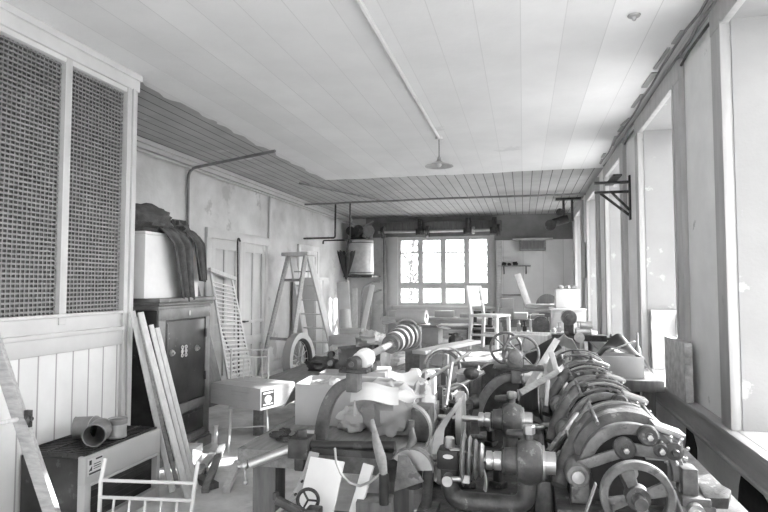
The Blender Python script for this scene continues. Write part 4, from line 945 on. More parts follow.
# oddments in front of / beneath the workbench edge
bench('low_machine_stand', 'low iron-topped stand in front of the workbench at the bottom of the picture', -1.12, -.50, 2.1, 2.64, .64, th=.05, leg=.07, m='darkwood')
t = thing('leather_strap', 'broad worn leather strap hanging from the lever clamp down to the left', 'strap', (-1.15, 2.58, .66))
sp_ = [at(314, 452, Y=2.62), at(309, 468, Y=2.6), at(303, 482, Y=2.58), at(296, 494, Y=2.56), at(284, 506, Y=2.54), at(268, 520, Y=2.52)]
MB().sheet(lambda u, v: sp_[min(int(u*5), 4)].lerp(sp_[min(int(u*5), 4)+1], u*5-min(int(u*5), 4))+V((.055*(v-.5), -.02*(v-.5), .04*(v-.5)*u)), 20, 3, .006).build('strap_body', M_['belt'], t, w=True)
for k in range(3):
    p = sp_[1].lerp(sp_[3], k/2.0); MB().cyl(p+V((0,-.012,0)), p+V((0,.0,0)), .006, 8).build('rivet', M_['dark'], t, w=True)
plank('painted_board', 'white painted board leaning under the lever bar in front of the workbench', (-.92, 2.46, .645), (-.90, 2.60, .885), .17, .012, M_['white'], 'panel', up=(0,-1,.5))
plank('white_batten', 'white batten leaning right of the white panel under the lever bar', (-.75, 2.50, .645), (-.70, 2.60, .875), .05, .03, M_['white'], 'batten', up=(0,-1,.5))
carton('stand_box', 'small dark box behind the wooden handle under the black bar', 'box', (-.66, 2.56, .642), .16, .12, .10, R(8), M_['darkwood'], tape=False)
t = thing('small_vice', 'small dark iron vice with a round hand wheel on the low stand', 'vice', (-.90, 2.34, .642))
MB().box(-.09, .07, -.045, .04, 0, .03).box(.0, .06, -.03, .03, .03, .12).build('base', M_['iron'], t, bevel=.006)
MB().beam((-.13, -.03, .15), (.06, .0, .06), .035, .03).build('jaw', M_['iron'], t, bevel=.004)
MB().box(-.14, -.125, -.04, -.015, .15, .18).build('stop', M_['dark'], t)
MB().ring((-.02, .06, .125), (.25,-1,.1), .045, .008, 24, 8).build('hand_wheel', M_['dark'], t)
b = MB()
for k in range(3):
    a = k*2.1; b.tube([(-.02, .06, .125), (-.02+.043*math.cos(a), .06, .125+.043*math.sin(a))], .005, 6)
b.build('wheel_spokes', M_['dark'], t)
tag(MB().tube([at(x, y, Y=2.5) for x, y in ((335,448),(336,462),(341,474),(350,483),(360,486),(370,482),(380,474),(386,466))], .006, 8).build('wire_loop', M_['tin'], None, w=True, loc=(-.9, 2.5, .7)), 'thin bent wire loop hanging below the black bar', 'wire')
t = thing('scraper', 'long wooden-handled tool standing in front of the sacks', 'tool', (-.60, 2.50, .65))
pp = [at(384, 474, Y=2.5), at(381, 458, Y=2.5), at(377, 444, Y=2.52), at(374, 430, Y=2.55), at(372, 420, Y=2.57)]
MB().tube(pp, [.016, .024, .020, .012, .010], 14).build('handle', M_['wood'], t, w=True)
MB().tube([pp[0], pp[0]+V((.0,0,-.13))], .022, 12).build('ferrule', M_['dark'], t, w=True)
tag(MB().lathe([(.055, 0), (.07, .01), (.075, .05), (.072, .055), (.072, .068), (.02, .072)]).build('white_tub', M_['white'], None, loc=(-.70, 2.24, .642)), 'round white lidded tub at the bottom edge of the picture', 'tub')
t = thing('shallow_tray', 'shallow grey tray to the right of the small vice', 'tray', (-.62, 2.48, .642))
b = MB()
for x0, x1, y0, y1 in ((-.72, -.46, 2.36, 2.37), (-.72, -.46, 2.46, 2.47), (-.72, -.715, 2.36, 2.47), (-.465, -.46, 2.36, 2.47)): b.box(x0, x1, y0, y1, .642, .70)
b.box(-.72, -.46, 2.36, 2.47, .642, .65).build('tray_body', M_['steel'], t, w=True)

# ------------------------------------------------------------------ bed and row of U-frame machines
BZ = .63
t = bench('machine_bed', 'long iron-legged bed under the ball-headed machines in the centre', -.49, .12, 2.35, 6.35, BZ, th=.06, leg=.08, m='iron')
def uframe(name, label, X0, Y0, S=1.0, wheel=False, m='steel', box=True, group=None):
    """U-shaped casting with a ball head on the right post and a cased head on the left, spindle across"""
    t = thing(name, label, 'machine', (X0, Y0, BZ+.002), 0, group)
    zs = .255*S; xr = .345*S
    MB().tube(bend([(0, 0, zs-.02), (0, 0, .065), (xr, 0, .065), (xr, 0, zs-.02)], .085, 8), .043, 16).build('u_casting', M_[m], t)
    MB().box(.03, xr-.03, -.07, .07, 0, .03).build('foot_plate', M_[m], t, bevel=.006)
    # ball head
    c = V((xr, 0, zs+.005))
    MB().lathe([(.02, -.105), (.056, -.10), (.062, -.05), (.060, -.045), (.088, -.04), (.100, -.01), (.102, .02), (.085, .062), (.06, .078), (.02, .08)], frame(c, (1,0,0)), 28).build('ball_head', M_[m], t)
    MB().lathe([(.06, .062), (.075, .066), (.075, .078), (.05, .08), (.05, .125), (.02, .127)], frame(c, (1,0,0)), 24).build('nose_ring', M_['bright'], t)
    MB().cyl(c+V((.01, 0, .09)), c+V((.01, 0, .13)), .02, 16).build('cap_neck', M_[m], t)
    MB().lathe([(.026, 0), (.029, .004), (.029, .034), (.024, .04)], Matrix.Translation(c+V((.01, 0, .125))), 6).build('cap_bolt', M_['bright'], t)
    MB().tube([c+V((-.01, .0, .125)), c+V((-.085, .02, .118))], [.022, .016], 10).build('cap_lever', M_[m], t)
    # spindle and collars
    MB().cyl((-.06, 0, zs), (xr-.06, 0, zs), .018).build('spindle', M_['bright'], t)
    MB().lathe([(.03, 0), (.042, .004), (.042, .028), (.036, .03), (.036, .036), (.042, .04), (.042, .07), (.03, .072)], frame((xr-.185, 0, zs), (1,0,0)), 24).build('collar', M_['bright'], t)
    MB().lathe([(.02, 0), (.05, .0), (.05, .01), (.02, .012)], frame((xr-.112, 0, zs), (1,0,0)), 24).build('flange', M_[m], t)
    if wheel:
        MB().lathe([(.02, 0), (.02, -.012), (.13, -.006), (.15, -.016), (.158, -.016), (.158, .016), (.15, .016), (.13, .006), (.02, .012)], frame((.085, 0, zs), (1,0,0)), 40, closed=True).build('disc_wheel', M_['tin'], t)
        MB().lathe([(.03, 0), (.06, .004), (.06, .03), (.03, .034)], frame((-.0, 0, zs), (1,0,0)), 24).build('thrust_block', M_[m], t)
    else:
        for k, r in enumerate((.125, .108, .092, .078)):
            MB().lathe([(.02, 0), (r*.8, 0), (r, .012), (r*.8, .024), (.02, .024)], frame((.055+k*.027, 0, zs), (1,0,0)), 32).build('step_pulley', M_['bright' if k in (1, 3) else 'lightsteel'], t)
    if box:
        MB().box(-.055, .05, -.06, .06, zs-.045, zs+.045).build('head_casing', M_['dark'], t, bevel=.014)
        MB().lathe([(.001, 0), (.024, 0), (.024, .003), (.001, .003)], frame((.0, -.061, zs+.02), (0,-1,0)) @ Matrix.Diagonal((1, .42, 1, 1)), 20).build('oval_plate', M_['bright'], t)
        MB().lathe([(.022, 0), (.024, .004), (.024, .045), (.018, .05)], Matrix.Translation((.0, .0, zs+.045)), 18).build('oil_cup', M_['tin'], t)
        MB().cyl((.01, -.075, zs-.075), (.085, -.075, zs-.07), .012).cyl((.0, -.10, zs-.08), (.0, -.04, zs-.08), .024).box(.07, .10, -.09, -.06, zs-.085, zs-.05).build('clamp_screw', M_['bright'], t)
        MB().tube([(-.05, -.02, zs), (-.10, -.03, zs-.0)], .018, 10).build('left_shaft', M_[m], t)
    return t
t = uframe('ball_head_machine', 'nearest grey U-shaped machine with a ball head and stepped pulleys, bottom centre', -.345, 2.74, 1.02)
# broad curved belt of the front machine
MB().band(frame((.02, -.075, .17), (.35,-.93,0), (1,0,0)), .150, .156, .03, R(-15), R(95), 30).build('belt', M_['belt'], t)
uframe('ball_head_machine', 'second U-shaped machine with a ball head and an upright disc wheel, behind the nearest one', -.455, 3.48, 1.08, wheel=True, box=False)
uframe('ball_head_machine', 'third U-shaped machine half hidden behind the two hand wheels', -.44, 4.95, 1.05, box=True)
# twisted belt standing up between the first two
bp_ = [at(x, y, Y=3.1) for x, y in ((461,398),(455,410),(447,419),(440,430),(438,444),(438,462))]
tag(MB().sheet(lambda u, v: bp_[min(int(u*5), 4)].lerp(bp_[min(int(u*5), 4)+1], u*5-min(int(u*5), 4))+V((.045*(v-.5)*(.35+u), .05*(v-.5), 0)), 24, 3, .005).build('drive_belt', M_['belt'], None, w=True, loc=(-.45, 3.1, .8)), 'twisted leather drive belt curling up between the two ball-headed machines', 'belt')
# left-hand sheet guards of the front machine
t = thing('sheet_guard', 'dented triangular sheet guard left of the nearest ball-headed machine', 'guard', (-.46, 2.72, .66))
tri = [at(x, y, Y=2.60) for x, y in ((398,455),(407,456),(424,482),(394,492))]
MB().prism([(p.x, p.z) for p in tri], .012, frame((0, 2.71, 0), (0,-1,0), (1,0,0))).build('triangle_plate', M_['lightsteel'], t, w=True, bevel=.003) if False else MB().add([tuple(p) for p in tri]+[tuple(p+V((0,.012,0))) for p in tri], [(0,1,2,3), (7,6,5,4), (0,4,5,1), (1,5,6,2), (2,6,7,3), (3,7,4,0)]).build('triangle_plate', M_['lightsteel'], t, w=True, bevel=.003)
gc = at(412, 470, Y=2.66)
MB().band(frame(gc, (0,-1,0), (1,0,0)), .0, .10, .012, R(5), R(150), 24).build('round_plate', M_['tin'], t, w=True)
MB().band(frame(gc+V((0,.03,0)), (0,-1,0), (1,0,0)), .098, .104, .05, R(0), R(150), 24).build('rim', M_['lightsteel'], t, w=True)
MB().tube([at(408, 450, Y=2.66), at(413, 440, Y=2.68), at(411, 427, Y=2.7)], [.016, .02, .014], 12).cyl(at(411,427,Y=2.69), at(411,420,Y=2.69), .016).build('lever', M_['steel'], t, w=True)
MB().cyl((-.46, 2.74, BZ+.002), (-.44, 2.72, .84), .025).box(-.49, -.40, 2.66, 2.80, BZ+.002, BZ+.03).build('stand', M_['steel'], t, w=True)
tag(MB().sheet(lambda u, v: (lambda p: V((p.x, p.y+.03*(v-.5), p.z+.02*math.sin(u*6))))(at(380+42*u, 459+27*v, Y=2.755)), 10, 10, .01).build('sheet_apron', M_['steel'], None, w=True, loc=(-.6, 2.70, .7)), 'plain grey metal apron behind the triangular sheet guard', 'plate')
tag(MB().prism([(.13*math.cos(a), .075*math.sin(a)) for a in [math.pi*2*i/28 for i in range(28)]], .015, TR(-.44, 2.42, BZ+.045)).box(-.5, -.38, 2.38, 2.46, BZ+.002, BZ+.046).build('drilled_plate', M_['tin'], None, w=True, loc=(-.44, 2.42, BZ)), 'rounded metal plate lying at the bottom edge left of the nearest machine', 'plate')
# small oil tin and box on the bed left of the second machine
t = thing('sheet_casing', 'grey sheet casing with a tall curved fin at the end of the sacks', 'casing', (-.52, 3.22, .852))
MB().box(-.60, -.50, 3.1, 3.3, TT+.002, 1.03).build('casing_body', M_['steel'], t, w=True, bevel=.01)
MB().band(frame((-.62, 3.09, .93), (0,-1,0), (1,0,0)), .13, .14, .05, R(-40), R(75), 20).build('fin', M_['tin'], t, w=True)
carton('tool_case', 'pale box with a dark square opening behind the sheet casing', 'box', (-.56, 3.50, TT+.002), .10, .12, .14, R(0), M_['cardlight'], tape=False)
tag(MB().lathe([(.03, 0), (.05, .01), (.055, .03), (.05, .05), (.05, .09), (.04, .1)], None, 6).build('hex_nut', M_['tin'], None, loc=(-.43, 3.14, BZ+.002)), 'big six-sided metal nut between the front two machines', 'nut')

# ------------------------------------------------------------------ second curved arm with two hand wheels
t = swan_arm('wheel_arm_machine', 'curved iron arm carrying two spoked hand wheels in the middle of the room', (-.345, 4.15, BZ+.002), (-.075, 4.15, 1.06), .06, 'lightsteel')
h = V((-.055, 4.15, 1.16))
MB().box(h.x-.055, h.x+.045, 4.02, 4.11, h.z-.02, h.z+.05).lathe([(.05, -.06), (.05, .05)], frame((h.x-.005, 4.07, h.z+.05), (0,1,0)), 20).build('gear_housing', M_['lightsteel'], t, w=True, bevel=.012)
MB().box(-.21, .13, 4.03, 4.2, 1.12, 1.14).build('tray', M_['iron'], t, w=True, bevel=.004)
def handwheel(t, c, ax_, R_, r, ns, m='steel', nm='hand_wheel', w_=True):
    Mw = frame(c, ax_); wheel = MB().ring(c, ax_, R_, r, 36, 8).build(nm, M_[m], t, w=w_)
    b = MB().cyl(V(c)-V(ax_).normalized()*.03, V(c)+V(ax_).normalized()*.03, R_*.2, 16)
    for k in range(ns):
        a = 2*math.pi*k/ns+.3; b.tube([Mw @ V((R_*.1*math.cos(a), R_*.1*math.sin(a), 0)), Mw @ V((R_*math.cos(a), R_*math.sin(a), 0))], [r*.9, r*.6], 6)
    b.build('spokes', M_[m], wheel, w=w_)
    return wheel
handwheel(t, at(521, 354, Y=4.17), (.25,-1,.12), .125, .010, 6, 'lightsteel')
handwheel(t, at(506, 348, Y=4.45), (.25,-1,.12), .115, .011, 6, 'steel')
MB().cyl(at(521, 354, Y=4.05), at(506, 348, Y=4.5), .016).build('wheel_shaft', M_['bright'], t, w=True)

# ------------------------------------------------------------------ clutter between workbench and centre row
def loose(name, label, cat, m, mb, loc, group=None): return tag(mb.build(name, M_[m], None, w=True, loc=loc), label, cat, group)
t = thing('winding_reel', 'broad-rimmed winding reel with curved guards at the back end of the workbench', 'wheel', (-.62, 4.62, TT+.002))
wc = V((-.63, 4.62, 1.03))
handwheel(t, wc, (.45,-.85,.1), .14, .014, 5, 'lightsteel', 'rim')
MB().band(frame(wc+V((0,.04,0)), (.3,-.9,.1), (1,0,0)), .165, .172, .08, R(20), R(170), 24).build('guard', M_['tin'], t, w=True)
MB().box(wc.x-.09, wc.x+.09, 4.6, 4.72, TT+.002, TT+.04).box(wc.x-.02, wc.x+.02, 4.63, 4.68, TT+.03, 1.03).build('stand', M_['iron'], t, w=True)
MB().tube(bend([wc+V((-.02,-.03,0)), wc+V((-.15,-.1,.0)), wc+V((-.22,-.12,-.1))], .05), .013, 8).build('crank', M_['bright'], t, w=True)
t = thing('winding_machine', 'small winding machine with a ball knob in front of the brown table', 'machine', (-.40, 3.95, BZ+.002))
MB().box(-.48, -.36, 3.86, 4.02, BZ+.002, .82).cyl((-.47, 3.9, .9), (-.30, 3.94, .92), .05).build('body', M_['iron'], t, w=True, bevel=.01)
MB().cyl((-.50, 3.9, .88), (-.47, 3.9, .88), .085, 24).build('disc', M_['steel'], t, w=True)
MB().tube([(-.62, 3.84, .93), (-.50, 3.86, .99), (-.36, 3.9, 1.06), (-.26, 3.93, 1.12)], .014, 8).build('lever', M_['bright'], t, w=True)
MB().ball((-.345, 3.9, 1.11), .042, 16, (1.25, 1, 1)).cyl((-.36, 3.92, .9), (-.345, 3.9, 1.1), .012).build('ball_knob', M_['iron'], t, w=True)
MB().ring((-.43, 3.84, .98), (.3,-1,0), .07, .007, 24, 6).ring((-.52, 3.84, .95), (.6,-1,.2), .06, .006, 24, 6).build('wire_coils', M_['tin'], t, w=True)
t = thing('square_vessel', 'tapered dark metal vessel with a pale lid left of the second curved arm', 'vessel', (-.40, 4.36, BZ+.002))
MB().lathe([(.06, 0), (.075, .02), (.095, .40), (.098, .41)], None, 4).build('vessel_body', M_['steel'], t, bevel=.006)
MB().lathe([(.1, .41), (.104, .425), (.06, .44), (.001, .442)], None, 16).build('lid', M_['tin'], t)
loose('pivot_post', 'upright iron post with a pale cap between the winding head and the sacks', 'post', 'steel', MB().box(-.53, -.50, 3.62, 3.68, BZ+.002, 1.06).box(-.55, -.48, 3.60, 3.70, BZ+.002, BZ+.03).cyl((-.515, 3.6, .9), (-.515, 3.7, .9), .03), (-.515, 3.65, BZ+.002))
t = thing('cap_post', 'round iron pillar with a square white cap behind the disc wheel', 'post', (-.40, 3.75, BZ+.002))
MB().cyl((0,0,0), (0,0,.28), .05, 16).cyl((0,0,.28), (0,0,.32), .08, 16).build('pillar', M_['iron'], t)
MB().box(-.035, .035, -.03, .03, .32, .37).build('cap', M_['white'], t, bevel=.006)
LV = [((430,378),(470,352),3.9,.011,'bright','bright slanting rod over the winding head'), ((402,398),(438,372),3.8,.009,'iron','thin dark rod slanting left of the winding head'), ((446,405),(452,362),3.7,.012,'tin','grey upright rod left of the tapered vessel')]
for (a, b_, yy, r, m, lb) in LV:
    p, q = at(*a, Y=yy), at(*b_, Y=yy+.15); loose('loose_rod', lb, 'rod', m, MB().cyl(p, q, r, 10), p, 'rods over the centre row')
# ------------------------------------------------------------------ right-hand row of drum machines
RZ = .74
t = thing('drum_machine_bed', 'long heavy bed under the drum machines along the windows', 'bed', (.54, 4.0, 0))
for x0, x1 in ((.13, .192), (.70, .92)): MB().box(x0, x1, 2.62, 5.5, RZ-.10, RZ).build('long_rail', M_['steel'], t, w=True, bevel=.006)
for y0, y1 in ((2.62, 2.772), (3.09, 3.14), (3.36, 3.52), (3.83, 3.88), (4.08, 4.24), (4.55, 4.60), (4.80, 4.96), (5.27, 5.5)): MB().box(.192, .70, y0, y1, RZ-.09, RZ-.001).build('cross_bar', M_['steel'], t, w=True, bevel=.004)
for x in (.13, .80):
    for y in (2.66, 4.0, 5.34): MB().box(x, x+.11, y, y+.12, 0, RZ-.10).build('leg', M_['iron'], t, w=True, bevel=.004)
MB().box(.18, .86, 2.70, 5.4, .18, .21).build('under_shelf', M_['iron'], t, w=True)
AX, AZ = .445, .885
def drum_unit(name, label, Y0, front=False, seed=0, fan=True, S=.92):
    t = thing(name, label, 'machine', (AX, Y0, RZ+.002), 0, 'row of drum machines')
    z0 = AZ-RZ-.002
    # arched side frame with feet
    Mf = frame((0, .03, z0), (0,-1,0), (1,0,0))
    F0, F1 = (.165, .215) if front else (.195*S, .24*S)
    MB().band(Mf, F0, F1, .04, R(-8 if front else 5), R(172 if front else 165), 36).box(-.262*S-.01, -.19*S, -.02, .035, 0, z0).box(.2*S, .258*S, -.02, .035, 0, z0-.02).build('arched_frame', M_['lightsteel'], t, bevel=.006)
    MB().band(frame((0, .40, z0), (0,-1,0), (1,0,0)), .225*S, .245*S, .02, R(60), R(180), 30).box(-.25*S, -.215*S, .37, .40, 0, z0).box(.215*S, .25*S, .37, .40, 0, z0).build('rear_frame', M_['steel'], t, bevel=.004)
    # drum with seams; a black disc paints the shade inside the arch
    dr_ = 1.22 if front else .62+.06*(seed % 3)
    MB().lathe([(.03, .075), (.185*dr_, .08), (.20*dr_, .09), (.2*dr_, .19), (.198*dr_, .192), (.2*dr_, .194), (.2*dr_, .36), (.19*dr_, .365), (.03, .365)], frame((0, 0, z0), (0,1,0)), 44).build('drum', M_['steel'], t)
    MB().lathe([(.03, .064), (F0-.004, .064), (F0-.004, .076), (.03, .076)], frame((0, 0, z0), (0,1,0)), 40).build('arch_shade_disc', M_['dark'], t)
    MB().cyl((0, .0, z0), (0, .4, z0), .03).build('axle', M_['bright'], t)
    # left bearing boss
    MB().lathe([(.03, -.075), (.045, -.07), (.052, -.05), (.052, .1), (.04, .12)], frame((-.225, 0, z0-.01), (0,1,0)), 24).build('bearing_boss', M_['lightsteel'], t)
    MB().lathe([(.001, -.09), (.026, -.088), (.028, -.07), (.028, -.065)], frame((-.225, 0, z0-.01), (0,1,0)), 20).build('boss_cap', M_['bright'], t)
    # cam discs on the arch
    for x, z, r in ((-.03, .115, .045), (.065, .175, .042), (.11, .12, .03)):
        c = MB().lathe([(.02, .0), (r, .0), (r, -.035), (r*.8, -.042), (r*.4, -.042), (r*.4, -.06), (.001, -.062)], frame((x, -.02, z0+z), (0,1,0)), 24).build('cam_disc', M_['steel'], t)
        MB().lathe([(.001, -.075), (.012, -.073), (.012, -.06)], frame((x, -.02, z0+z), (0,1,0)), 6).build('nut', M_['bright'], c)
    # link arm and its slanting plate
    MB().beam((-.03, -.035, z0+.115), (.15, -.035, z0+.10), .02, .05).beam((-.03, -.03, z0+.10), (-.225, -.03, z0+.02), .02, .045).build('link_arm', M_['lightsteel'], t, bevel=.005)
    MB().box(-.02, .11, -.012, .10, z0+.205, z0+.23, Matrix.Rotation(R(18), 4, 'Y')).box(.06, .16, .0, .02, z0+.06, z0+.17).build('slant_plate', M_['tin'], t, bevel=.004)
    # star wheel with eight knobbed pegs
    c = V((.165, -.03, z0+.115))
    st = MB().lathe([(.001, -.05), (.012, -.05), (.016, -.03), (.024, -.028), (.036, -.02), (.036, .0), (.02, .012)], frame(c, (0,1,0)), 24).build('star_wheel', M_['steel'], t)
    for k in range(8):
        a = 2*math.pi*k/8+.2; d = V((math.cos(a), 0, math.sin(a)))
        MB().tube([c+d*.03, c+d*.052], .0045, 6).ball(c+d*.056, .008, 8).build('peg', M_['bright'], st)
    # slide rest at the right
    MB().box(.17, .31, -.08, .06, 0, .05).box(.18, .29, -.09, .05, .05, .085).box(.19, .25, -.06, .03, .085, z0+.05).build('slide_rest', M_['lightsteel'], t, bevel=.006)
    MB().cyl((.225, -.15, .04), (.225, -.05, .045), .016).cyl((.225, -.13, .04), (.225, -.09, .04), .032).build('feed_screw', M_['bright'], t)
    MB().prism([(.0, -.05), (.09, -.04), (.12, .03), (.07, .10), (.0, .07)], .05, TR(.27, -.02, .05, 0, R(12))).build('cover_plate', M_['steel'], t, bevel=.006)
    # curved guard ribs over the drum
    if fan:
        for k, (yy, a0, a1) in enumerate((((.10, 60, 120), (.31, 60, 155)) if front else ((.06, 25, 150), (.20, 15, 120), (.31, 30, 155)))):
            MB().band(frame((0.0, yy, z0), (0,-1,-.12*k), (1,0,0)), .25*S+.014*k+.012*((seed*7+k*3) % 3), .262*S+.014*k+.012*((seed*7+k*3) % 3), .012, R(a0+9*((seed*5+k) % 4)), R(a1-11*((seed*3+k) % 4)), 24).build('guard_rib', M_['tin' if k == 1 else 'lightsteel'], t)
        MB().tube([(-.16, .05, z0+.235), (-.14, .36, z0+.26)], .010, 8).tube([(.12, .05, z0+.25), (.12, .36, z0+.28)], .010, 8).build('guard_rail', M_['lightsteel'], t) if False else None
        for x in (-.13, .12): MB().tube([(x, .03, z0+.215*S), (x, .37, z0+.24*S)], .009, 8).build('guard_rail', M_['lightsteel'], t)
    # thick suction elbow on the left
    MB().tube(bend([(-.30, .02, .06), (-.26, .10, .18), (-.14, .20, z0+.19)], .12, 8), .034, 14).build('elbow_pipe', M_['steel'], t)
    if front:
        c = V((-.022, -.26, z0-.012))
        rim = MB().lathe([(.108, -.018), (.113, -.023), (.132, -.023), (.138, -.018), (.138, .018), (.132, .023), (.113, .023), (.108, .018)], frame(c, (0,1,0)), 48, closed=True).build('hand_wheel', M_['lightsteel'], t)
        for k in range(4):
            a = R(20+90*k); d = V((math.cos(a), 0, math.sin(a))); n_ = V((-d.z, 0, d.x))
            p0, p1 = c+d*.03, c+d*.112
            vs = [p0+n_*.018, p0-n_*.018, p1-n_*.028, p1+n_*.028]
            MB().add([v+V((0,-.008,0)) for v in vs]+[v+V((0,.008,0)) for v in vs], [(0,1,2,3), (7,6,5,4), (0,4,5,1), (1,5,6,2), (2,6,7,3), (3,7,4,0)]).build('spoke', M_['lightsteel'], rim, bevel=.003)
        MB().lathe([(.024, -.09), (.026, -.085), (.026, -.03), (.044, -.028), (.048, .02), (.03, .03), (.026, .26)], frame(c, (0,1,0)), 24).build('wheel_hub', M_['steel'], t)
        for s in (-1, 1): MB().beam(c+V((s*.145, .06, .02)), c+V((s*.20, .06, -.14)), .035, .006, (1,0,0)).build('belt', M_['belt'], t)
    return t
drum_unit('drum_machine', 'nearest drum machine with a big four-spoked hand wheel, bottom right', 2.72, front=True)
NM = ['second drum machine from the front, right behind the one with the hand wheel', 'third drum machine in the row along the windows', 'fourth drum machine in the row along the windows', 'farthest drum machine in the row, next to the dark wall bench']
for k in range(3): drum_unit('drum_machine', NM[k+(k == 2)], 3.46+.72*k, seed=k, S=(.88, .84, .88)[k])
# small spindle units on the bed's left edge
def spindle_unit(label, x, y, rz):
    t = thing('spindle_bracket', label, 'bracket', (x, y, RZ+.002), rz, 'spindle brackets on the drum bed')
    MB().box(-.05, .05, -.05, .05, 0, .03).build('base', M_['iron'], t, bevel=.005)
    MB().tube(bend([(0, 0, .02), (0, 0, .10), (-.07, 0, .13)], .04), .02, 12).build('neck', M_['lightsteel'], t)
    MB().cyl((-.13, 0, .13), (-.05, 0, .13), .032, 18).build('barrel', M_['steel'], t)
    MB().cyl((-.15, 0, .13), (-.13, 0, .13), .018).build('tip', M_['bright'], t)
for k, (x, y, lb) in enumerate(((.12+.12, 2.98, 'spindle bracket nearest the front on the drum bed'), (.24, 3.64, 'second spindle bracket on the drum bed'), (.24, 4.30, 'third spindle bracket on the drum bed'), (.24, 4.96, 'farthest spindle bracket on the drum bed'))):
    pass
# loose rods, pipes and cables leaning across the bed
RODS = [((548,452),(577,414),2.95,3.25,.014,'lightsteel','stout pale pipe leaning across the left edge of the drum bed'),
        ((541,472),(568,434),2.9,3.0,.008,'dark','upper black cable slanting up to the nearest drum'),
        ((548,470),(573,440),2.88,2.95,.008,'dark','lower black cable slanting up to the nearest drum'),
        ((560,440),(590,400),3.2,3.3,.012,'steel','grey rod leaning against the second drum'),
        ((578,470),(567,430),2.85,2.95,.006,'tin','thin steel strip standing beside the nearest drum'),
        ((586,470),(574,440),2.83,2.95,.006,'bright','bright thin strip beside the nearest drum')]
for (a, b_, y0, y1, r, m, lb) in RODS:
    p, q = at(*a, Y=y0), at(*b_, Y=y1); p.z = max(p.z, RZ+.02)
    loose('leaning_rod', lb, 'rod', m, MB().cyl(p, q, r, 10), p, 'rods across the drum bed')
# swivel brackets left of the drums
def swivel(label, x, y, s=1):
    t = thing('swivel_bracket', label, 'bracket', (x, y, RZ+.002), 0, 'swivel brackets beside the drums')
    MB().box(-.07, .07, -.05, .06, 0, .03).build('base', M_['steel'], t, bevel=.006)
    MB().cyl((0, -.08, .055), (0, .12, .06), .036*s, 18).build('barrel', M_['lightsteel'], t)
    MB().cyl((0, -.095, .055), (0, -.08, .055), .02*s, 14).build('barrel_cap', M_['bright'], t)
    MB().tube(bend([(0, .06, .06), (-.02, .08, .17), (.04, .16, .24)], .06), .024*s, 12).build('arm', M_['steel'], t)
    MB().tube([(-.02, 0, .07), (-.13, -.01, .06)], .02, 10).build('side_arm', M_['lightsteel'], t)
    return t
bench('side_bed', 'narrow iron-topped ledge between the ball-headed machines and the drum machines', .125, .155, 2.9, 5.6, .5, th=.03, leg=.02, m='darkwood') if False else None
swivel('swivel bracket with a short side arm, beside the second drum', .235, 3.22)
swivel('farther swivel bracket with a short side arm, beside the third drum', .235, 3.86, 1.05)
# planks, boards and sacks heaped behind
plank('dark_flap', 'dark board tilted up above the wooden planks behind the hand wheels', at(527, 360, Y=4.9), at(557, 343, Y=5.0), .13, .02, M_['dark'], 'board', up=(.1,-.6,.8))
DG = [((527,388),(557,340),4.6,4.9,.05,.03,'palewood','broad pale plank rising to the right under the dark tilted board'), ((520,393),(558,372),4.3,4.5,.045,.03,'oldwood','grey plank sloping low across the middle of the room'), ((559,380),(551,352),4.5,4.6,.04,.03,'palewood','short pale plank standing steeply beside the dark tilted board'), ((546,406),(548,380),4.0,4.05,.025,.025,'tin','small upright bar in front of the pale cloth sack')]
for (a, b_, y0, y1, w_, t_, m, lb) in DG:
    p, q = at(*a, Y=y0), at(*b_, Y=y1); plank('slanting_plank', lb, p, q, w_, t_, M_[m], up=(0,-1,.3), group='planks heaped between the rows')
tag(MB().lump((0,0,0), .10, .08, .22, 81, .25, 20, 14, 3, flat=True).build('cloth_sack', M_['canvas'], None, loc=(.215, 4.62, RZ+.002)), 'narrow pale cloth sack standing between the crossed planks', 'sack')
fc = V((.50, 6.35, .75))
t = thing('cloth_hood', 'pale cloth fan spread over the far end of the drum row', 'cloth', (.42, 5.98, 1.0))
MB().sheet(lambda u, v: (.20+.46*u, 5.66+.42*v, RZ+.28+.16*math.sin(math.pi*(.25+.6*u))+.05*math.sin(v*3)+.012*math.sin(u*26)), 30, 8, .004).build('spread_cloth', M_['canvas'], t, w=True) if False else MB().sheet(lambda u, v: (.20+.40*u, 6.02+.12*v, RZ+.06+(.40*math.sin(math.pi*(.12+.8*u)))*(1-.3*v)+.01*math.sin(u*30)), 30, 6, .004).build('spread_cloth', M_['canvas'], t, w=True)
t = thing('collar_pipe', 'short pipe with a bright open collar among the planks', 'pipe', at(548, 425, Y=3.55))
o_ = at(548, 428, Y=3.6)
MB().cyl((.06, 3.6, BZ+.002), (.06, 3.62, BZ+.22), .05, 20).build('pipe', M_['steel'], t, w=True)
MB().ring((.06, 3.62, BZ+.22), (0,.1,1), .05, .010, 24, 8).build('collar', M_['bright'], t, w=True)
t = thing('motor', 'small dark round motor between the centre row and the drum row', 'motor', (.05, 4.0, BZ+.002))
MB().cyl((.05, 3.92, .74), (.05, 4.08, .74), .075, 24).build('motor_body', M_['iron'], t, w=True)
MB().box(-.0, .10, 3.94, 4.06, BZ+.002, .70).build('foot', M_['iron'], t, w=True)
MB().cyl((.05, 3.88, .74), (.05, 3.92, .74), .03).build('shaft', M_['bright'], t, w=True)
t = thing('pulley_block', 'grey block with a round cap at the right of the nearest ball head', 'block', (.09, 2.86, BZ+.002))
MB().box(.04, .115, 2.78, 2.98, BZ+.002, .80).build('block_body', M_['steel'], t, w=True, bevel=.008)
MB().tube([(.075, 2.84, .86), (.165, 2.86, .875)], .030, 14).build('arm', M_['lightsteel'], t, w=True)
MB().cyl((.075, 2.84, .79), (.075, 2.84, .88), .03).build('cap', M_['bright'], t, w=True)
